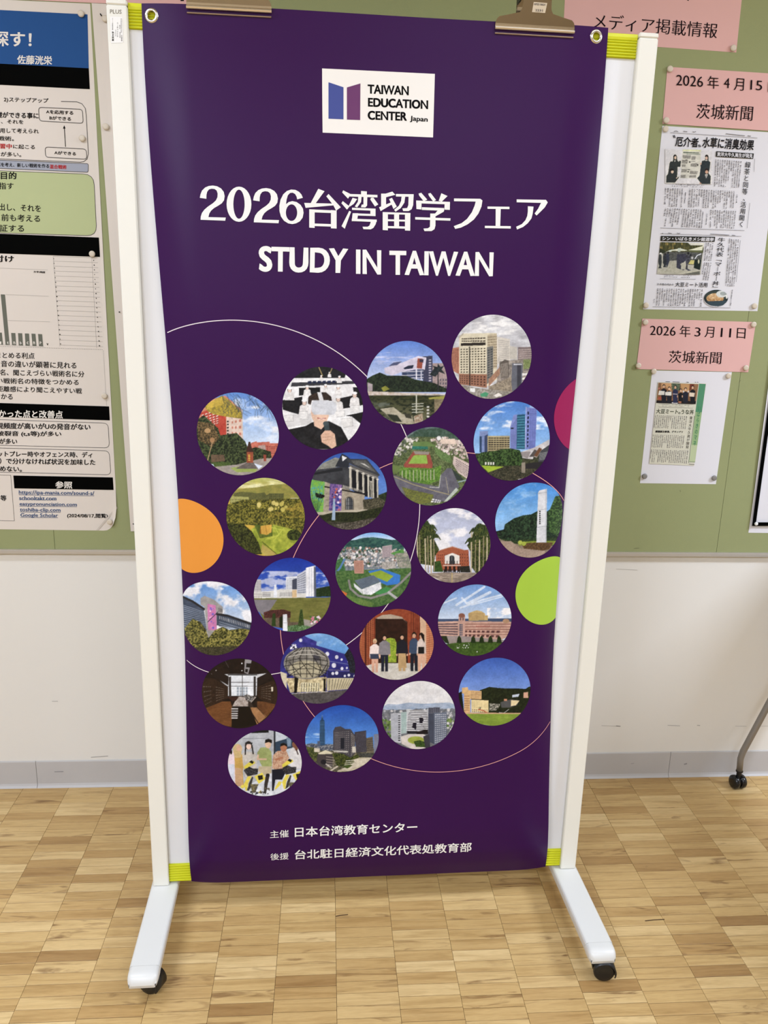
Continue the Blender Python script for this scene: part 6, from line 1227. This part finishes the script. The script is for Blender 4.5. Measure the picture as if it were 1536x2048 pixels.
c.p(None, (150, 110, 76), (130, 90, 60), 60).p('370 130 600 130 600 330 440 200 370 260', (196, 150, 104)).p('600 130 800 140 790 300 610 280', (56, 70, 56), (120, 130, 100), 18, k=3).p('810 140 1020 145 1000 330 830 330', (190, 146, 98)).p('1020 150 1120 150 1110 220 1010 300', (120, 60, 40)).p('1120 150 1210 150 1170 580 1130 560', (150, 110, 76)).p('250 520 1160 540 1160 610 250 590', (34, 26, 24)).p('300 440 480 440 480 500 300 500', (160, 80, 60)).p('610 560 750 570 740 600 610 590', (206, 200, 196))
for x, t_, col_, cb in ((430, 190, (30, 30, 38), (26, 28, 34)), (552, 240, (32, 32, 40), (26, 28, 34)), (690, 210, (44, 48, 76), (40, 42, 66)), (815, 285, (24, 24, 28), (24, 24, 28)), (925, 260, (34, 36, 50), (34, 36, 50)), (1085, 215, (26, 26, 32), (26, 26, 32))):
    c.p([(x-62, t_+90), (x, t_+52), (x+62, t_+90), (x+58, 430), (x+48, 575), (x-48, 575), (x-58, 430)], col_).e(x, t_, 32, 34, (30, 24, 22)).e(x, t_+16, 24, 32, (216, 172, 138))
c.p('320 300 450 310 440 400 300 395', (224, 218, 204)).p('460 330 605 320 600 415 460 405', (222, 216, 202)).p('1010 340 1135 350 1120 440 1010 430', (226, 206, 180)).e(740, 430, 12, 30, (206, 160, 130)).e(850, 430, 12, 30, (206, 160, 130)).e(985, 320, 16, 24, (206, 200, 200)).e(875, 320, 16, 24, (206, 200, 200)).l('640 375 735 380', 14, (206, 190, 180)).p('760 540 830 545 825 585 760 580', (170, 110, 80)).e(320, 250, 22, 20, (190, 120, 100))
quad_photo(np2, '300,118 1208,150 1145,605 248,578', z7b, c, 'newspaper photo of six award winners', n=(100, 56), off=NO2+.0004)
stroke(np2, 'rule', ['300,590 1100,610 1080,695 300,668'], .0007, NG, WP, NO2+.0004, z7b, closed=True)
columns(np2, '380,605 1005,622 1005,640 380,623', 28, 1, z7b, m=NI, seed=61, off=NO2+.0004); columns(np2, '380,638 1000,655 1000,673 380,656', 28, 1, z7b, m=NI, seed=62, off=NO2+.0004)
texts(np2, 'headline', [('大豆ミート', (238, 818), (738, 832), (256, 708)), ('の', (748, 832), (800, 834), (752, 780)), ('うな丼', (812, 835), (1098, 842), (824, 722))], mat('news_olive', (84, 88, 72), .7), WP, NO2+.0004, (.03, .03), z7b, 2)
text(np2, 'headline', '東洋大牛久高が開発', (915, 1615), (985, 1620), (1010, 880), NI, WP, NO2+.0004, (.0, .0), z7b, vert=True)
texts(np2, 'headline', [('課題解決事業、グランプリ', (228, 1252), (850, 1262), (232, 1200))], NI, WP, NO2+.0004, (.04, .04), z7b)
for i, (qd, nc, nr) in enumerate((('215,850 965,880 930,1178 180,1150', 17, 16), ('165,1295 905,1315 870,1612 135,1590', 17, 16), ('125,1635 990,1660 955,1955 90,1925', 20, 16))): columns(np2, qd, nc, nr, z7b, seed=70+i, off=NO2+.0004)
stroke(np2, 'masthead_mark', ['460,95 560,98', '620,98 780,103', '940,100 990,108', '1130,98 1150,112', '1180,100 1205,108', '990,1970 1115,1978'], .0016, NG, WP, NO2+.0004, z7b)
# framed poster at the right edge
rpz = paper('framed_poster', '1562,560 1900,570 1900,1071 1496.6,1065.4', PAPERW, 0, 'white poster with a thick black border at the right end', 'poster', lambda s, t: .006*max(0, 1-s/.05)*math.sin(math.pi*min(1, t*1.02))**.5, nx=50)
o3 = .0025
poly(rpz, 'black_border', ['1565.5,575 1890,582 1890,1051 1501.3,1050.6', '1571.5,588 1882,594 1882,1043.5 1509.5,1043.3'], BLK, WP, .0085)
poly(rpz, 'black_bar', '1545,830 1890,838 1890,872 1537,868', BLK, WP, .0082)

# ---------------------------------------------------------------- thumbtacks
BEI = mat('tack_beige', (206, 192, 170), .45, var=.02); GRT = mat('tack_grey', (128, 124, 118), .45); WTT = mat('tack_white', (232, 230, 226), .35)
TR = .0086
tk = None
def tack(px, lab, m=BEI, r=TR, lay=.0012):
    global tk
    p = WP.inv([px])[0]; base = WP.pos(p, lay)[0]
    if tk is None or m is not BEI or r != TR:
        V, F = lathe([(0, .0075), (r*.62, .0073), (r*.9, .0062), (r, .0045), (r, .0022), (r*.72, .0010), (r*.70, -.0004)], base, (0, -1, 0), 24)
        c0 = V.mean(0); F = [q if np.cross(V[q[1]]-V[q[0]], V[q[2]]-V[q[0]])@(V[q].mean(0)-c0) > -1e-12 else q[::-1] for q in F]
        o = link('thumbtack', V, F, m, None, origin=base, smooth=False, label=lab, cat='thumbtack', group='round thumbtacks on the board')
        if m is BEI and r == TR: tk = o
    else:
        o = tk.copy(); COL.objects.link(o); o.location = base; o['label'] = lab
    return o
for px, lab in (((163, 28.5), 'beige thumbtack in the top right of the blue poster header'), ((165, 277), 'beige thumbtack beside the boxed arrow diagram on the left poster'),
                ((185, 508), 'beige thumbtack on the black bar at the middle of the left poster'), ((209.5, 791.5), 'beige thumbtack on the dotted line of the left poster'),
                ((220.5, 1042.5), 'beige thumbtack in the lower right corner of the left poster'), ((211, 38.5), 'beige thumbtack half hidden behind the left post, near the top'),
                ((212.5, 254), 'beige thumbtack on the rear poster just left of the post'), ((1465, 97), 'beige thumbtack in the lower right corner of the pink media sheet'),
                ((1338.5, 139), 'beige thumbtack in the upper left corner of the April date sheet'), ((1331, 241.5), 'beige thumbtack in the lower left corner of the April date sheet'),
                ((1330, 258.5), 'beige thumbtack in the upper left corner of the two-article page'), ((1291, 610.5), 'beige thumbtack in the lower left corner of the two-article page'),
                ((1507.5, 612), 'beige thumbtack in the lower right corner of the two-article page'), ((1289.5, 644.5), 'beige thumbtack in the upper left corner of the March date sheet'),
                ((1505.5, 649), 'beige thumbtack in the upper right corner of the March date sheet'), ((1275.5, 731), 'beige thumbtack in the lower left corner of the March date sheet'),
                ((1490, 735.5), 'beige thumbtack in the lower right corner of the March date sheet'), ((1306.5, 742.5), 'beige thumbtack in the upper left corner of the narrow cutting sheet'),
                ((1455.5, 751.5), 'beige thumbtack in the upper right corner of the narrow cutting sheet')):
    tack(px, lab, lay=(.0022 if 'date' in lab else .0012) if 'lower right corner of the left' not in lab else .004)
tack((1288.3, 952), 'grey thumbtack in the lower left corner of the narrow cutting sheet', GRT); tack((1427.3, 955.5), 'grey thumbtack in the lower right corner of the narrow cutting sheet', GRT)
tack((1508.6, 1045.6), 'small white thumbtack on the lower left corner of the framed poster', WTT, .0058, .0088)
# ---------------------------------------------------------------- bulldog clips holding the banner
STEEL = mat('clip_steel', (142, 122, 92), .26, metal=.95, var=.03, scale=20)
DKM = mat('clip_spring_dark', (52, 52, 50), .4, metal=.6)
def clip(uc, zj, label, sticker, tilt=0.0):
    """uc, zj: middle of the jaw in stand coordinates; front plate leans outwards to the hinge above the rail"""
    root = empty('bulldog_clip', ST(uc, -.006, zj), TH, label=label, cat='clip', group='large steel bulldog clips')
    H = .0865; hinge = .062
    # half outline of a plate: (x, height)
    half = [(.0860, .006), (.0868, .012), (.0850, .021), (.0790, .0265), (.062, .0300), (.040, .0335), (.0335, .0375), (.0310, .046), (.0300, .062), (.0285, .080), (.0265, .098), (.0225, .110), (.014, .117), (0, .119)]
    hs = [h for _, h in half]; ws = [w for w, _ in half]
    def prof(h, s):  # outward distance of the plate at height h: jaw -> hinge -> handle flaring
        return s*(.0012+.30*max(0, h-.012)**1.0*(1 if h < hinge else 1)*.62 + (.25*max(0, h-hinge)))
    hh = np.concatenate([np.linspace(.006, .0265, 6), np.linspace(.03, .119, 16)])
    for s, nm, v0 in ((1, 'front_plate', -.0032), (-1, 'back_plate', .041)):
        V = []; nw = 12
        for side in (0, 1):
            for h in hh:
                w = np.interp(h, hs, ws); x = np.linspace(-w, w, nw+1)
                v = v0-prof(h, s)-s*side*-.0011
                V.append(ST(uc+x, v+0*x, zj+h+tilt*x))
        V = np.concatenate(V); n = len(hh); N = n*(nw+1); F = []
        for j in range(n-1):
            for i in range(nw):
                q = [j*(nw+1)+i, j*(nw+1)+i+1, (j+1)*(nw+1)+i+1, (j+1)*(nw+1)+i]; F.append(q); F.append([k+N for k in q[::-1]])
        for j in range(n-1):
            for i in (0, nw):
                a, b = j*(nw+1)+i, (j+1)*(nw+1)+i; F.append([a, b, b+N, a+N] if i == 0 else [b, a, a+N, b+N])
        for j in (0, n-1):
            for i in range(nw):
                a, b = j*(nw+1)+i, j*(nw+1)+i+1; F.append([b, a, a+N, b+N] if j == 0 else [a, b, b+N, a+N])
        pl = link(nm, V, F, STEEL, root)
        # rolled jaw lips
        if s == 1:
            def lip(z0, z1, va, vb, ww, nm2, mm):
                P = []; k = 8
                for x in (-ww, ww):
                    for i in range(k):
                        a = 2*math.pi*i/k; P.append(ST(uc+x, (va+vb)/2+(vb-va)/2*math.cos(a), zj+(z0+z1)/2+(z1-z0)/2*math.sin(a)+tilt*x))
                P = np.array(P); F_ = [[i, (i+1) % k, k+(i+1) % k, k+i][::-1] for i in range(k)]+[list(range(k)), [k+i for i in range(k)][::-1]]
                return link(nm2, P, F_, mm, pl)
            lip(.0018, .0082, -.0085, -.0015, .0866, 'rolled_lip', mat('clip_bright', (226, 216, 200), .3, metal=.9)); lip(-.0062, -.0030, -.0042, .0002, .0858, 'inner_lip', mat('clip_dull', (168, 148, 132), .45, metal=.7))
        else:
            v, f = box(uc-.0868, uc+.0868, .0408, .0425, zj+.0, zj+.010, ST); link('rolled_lip', v, f, STEEL, pl)
    # spring barrel and side pieces joining both plates above the board's top rail
    V, F = tube([ST(uc-.024, .0185, zj+.078), ST(uc+.024, .0185, zj+.078)], .0085, 14); link('spring', V, F, DKM, root)
    for sx in (-1, 1):
        v, f = box(uc+sx*.0285-.0015, uc+sx*.0285+.0015, -.013, .05, zj+.068, zj+.090, ST); link('side_lug', v, f, DKM, root)
    if sticker:
        S = StandPlane(-.0032-.3*.62*.06-.0015)
        zc_ = (1020, 0, 9.6)
        q = [un_st(p, -.0032) for p in pts('455,38 715,58 675,250 422,232', zc_)]
        def on_plate(px):
            px = np.atleast_2d(px); out = []
            for p in px:
                v = -.005
                for _ in range(8): u, z = un_st(p, v)[0]; v = -.0032-prof(z-zj-tilt*(u-uc), 1)-.0004
                out.append((u, z))
            return np.array(out)
        class PL:
            def inv(s_, px): return on_plate(px)
            def pos(s_, ab, off=0.0):
                ab = np.atleast_2d(ab); v = np.array([-.0032-prof(z-zj-tilt*(u-uc), 1)-.0002-off for u, z in ab]); return ST(ab[:, 0], v, ab[:, 1])
        st_ = patch(root, 'price_sticker', '455,38 715,58 675,250 422,232', mat('sticker_beige', (206, 190, 162), .6), PL(), .0003, 4, zc_, label='small beige price sticker')
        texts(st_, 'sticker_lettering', [('AM25 B&20', (458, 98), (680, 112), (458, 58)), ('2231', (485, 218), (630, 228), (485, 172))], NG, PL(), .0006, (.04, .0), zc_, 1)
    return root
j2 = un_st([(1069, 69.5)], -.004)[0]; j1 = un_st([(458.5, 28)], -.004)[0]
jl = un_st([(987, 63.5), (1151, 73)], -.004); tl = (jl[1][1]-jl[0][1])/(jl[1][0]-jl[0][0])
clip(j2[0], j2[1]+.004, 'right steel bulldog clip with a beige price sticker', True, tl)
jl = un_st([(371, 20.5), (546.5, 30)], -.004); tl = (jl[1][1]-jl[0][1])/(jl[1][0]-jl[0][0])
clip(j1[0], j1[1]+.0035, 'left steel bulldog clip without a sticker', False, tl)

# ---------------------------------------------------------------- folding table whose leg shows at the right edge
ALU = mat('leg_silver', (136, 130, 122), .35, metal=.35)
cp = on_z([(1479, 1579)], 0)[0]
def at_y(px, y):
    d = rays([px])[0]; return CAM+d*((y-CAM[1])/d[1])
yl = cp[1]+.012
pA = at_y((1479, 1541), yl); pB = at_y((1481, 1517), yl); pC = at_y((1486, 1503), yl-.0); pD = at_y((1508, 1462), yl); pE = at_y((1530, 1421), yl)
dirn = (pE-pD)/np.linalg.norm(pE-pD)
apex = pE+dirn*((.66-pE[2])/dirn[2])
tx = apex[0]+.06
tab = empty('folding_table', (tx, -.9, 0), label='folding table on casters, its silver leg standing at the right edge', cat='table')
def legs(y):
    def sh(p): q = np.array(p); q[1] = y; return q
    for mir in (0, 1):
        P = [sh(p) for p in (pA, pB, pB+(pC-pB)*.5, pC, pD, pE, apex)]
        if mir:
            for q in P: q[0] = 2*tx-q[0]
        # smooth the bend
        V, F = tube(P, [.0105, .0105, .0108, .011, .011, .011, .011], 16); lg = link('leg', V, F, ALU, tab, smooth=True)
        V, F = tube([P[0]+np.array([0, 0, -.004]), P[0]+np.array([0, 0, .0])], .0122, 16); link('leg_collar', V, F, RUB, lg)
        base = np.array([P[0][0], y, 0]); h = base+np.array([0, 0, .0245]); ax = np.array([1.0, .12, 0]); ax /= np.linalg.norm(ax)
        V, F = tube([h+np.array([0, 0, .012]), P[0]], .0085, 12); cs = link('caster', V, F, RUB, tab)
        for s in (-1, 1):
            V, F = lathe([(0, s*.0235), (.016, s*.0235), (.021, s*.022), (.0240, s*.0185), (.0245, s*.012), (.0240, s*.006), (.020, s*.004), (0, s*.004)], h, ax, 28)
            F = [q[::-1] if np.cross(V[q[1]]-V[q[0]], V[q[2]]-V[q[0]])@(V[q].mean(0)-h) < 0 else q for q in F]; link('wheel', V, F, mat('caster_gloss', (12, 12, 13), .18), cs, smooth=True)
        V, F = tube([h-ax*.021, h+ax*.021], .017, 16); link('hood', V, F, mat('caster_gloss', (12, 12, 13), .18), cs)
legs(yl); legs(yl-1.35)
v, f = box(tx-.03, tx+.03, yl-1.40, yl+.03, .63, .68, bev=.004); link('beam', v, f, ALU, tab)
v, f = box(tx-.025, tx+.0, yl-1.62, yl+.06, .46, 1.02, bev=.004); link('tabletop', v, f, mat('tabletop_white', (214, 210, 202), .45), tab)
for yy in (yl-.15, yl-1.2):
    v, f = box(tx-.0, tx+.03, yy-.02, yy+.02, .62, .80); link('hinge_bracket', v, f, ALU, tab)
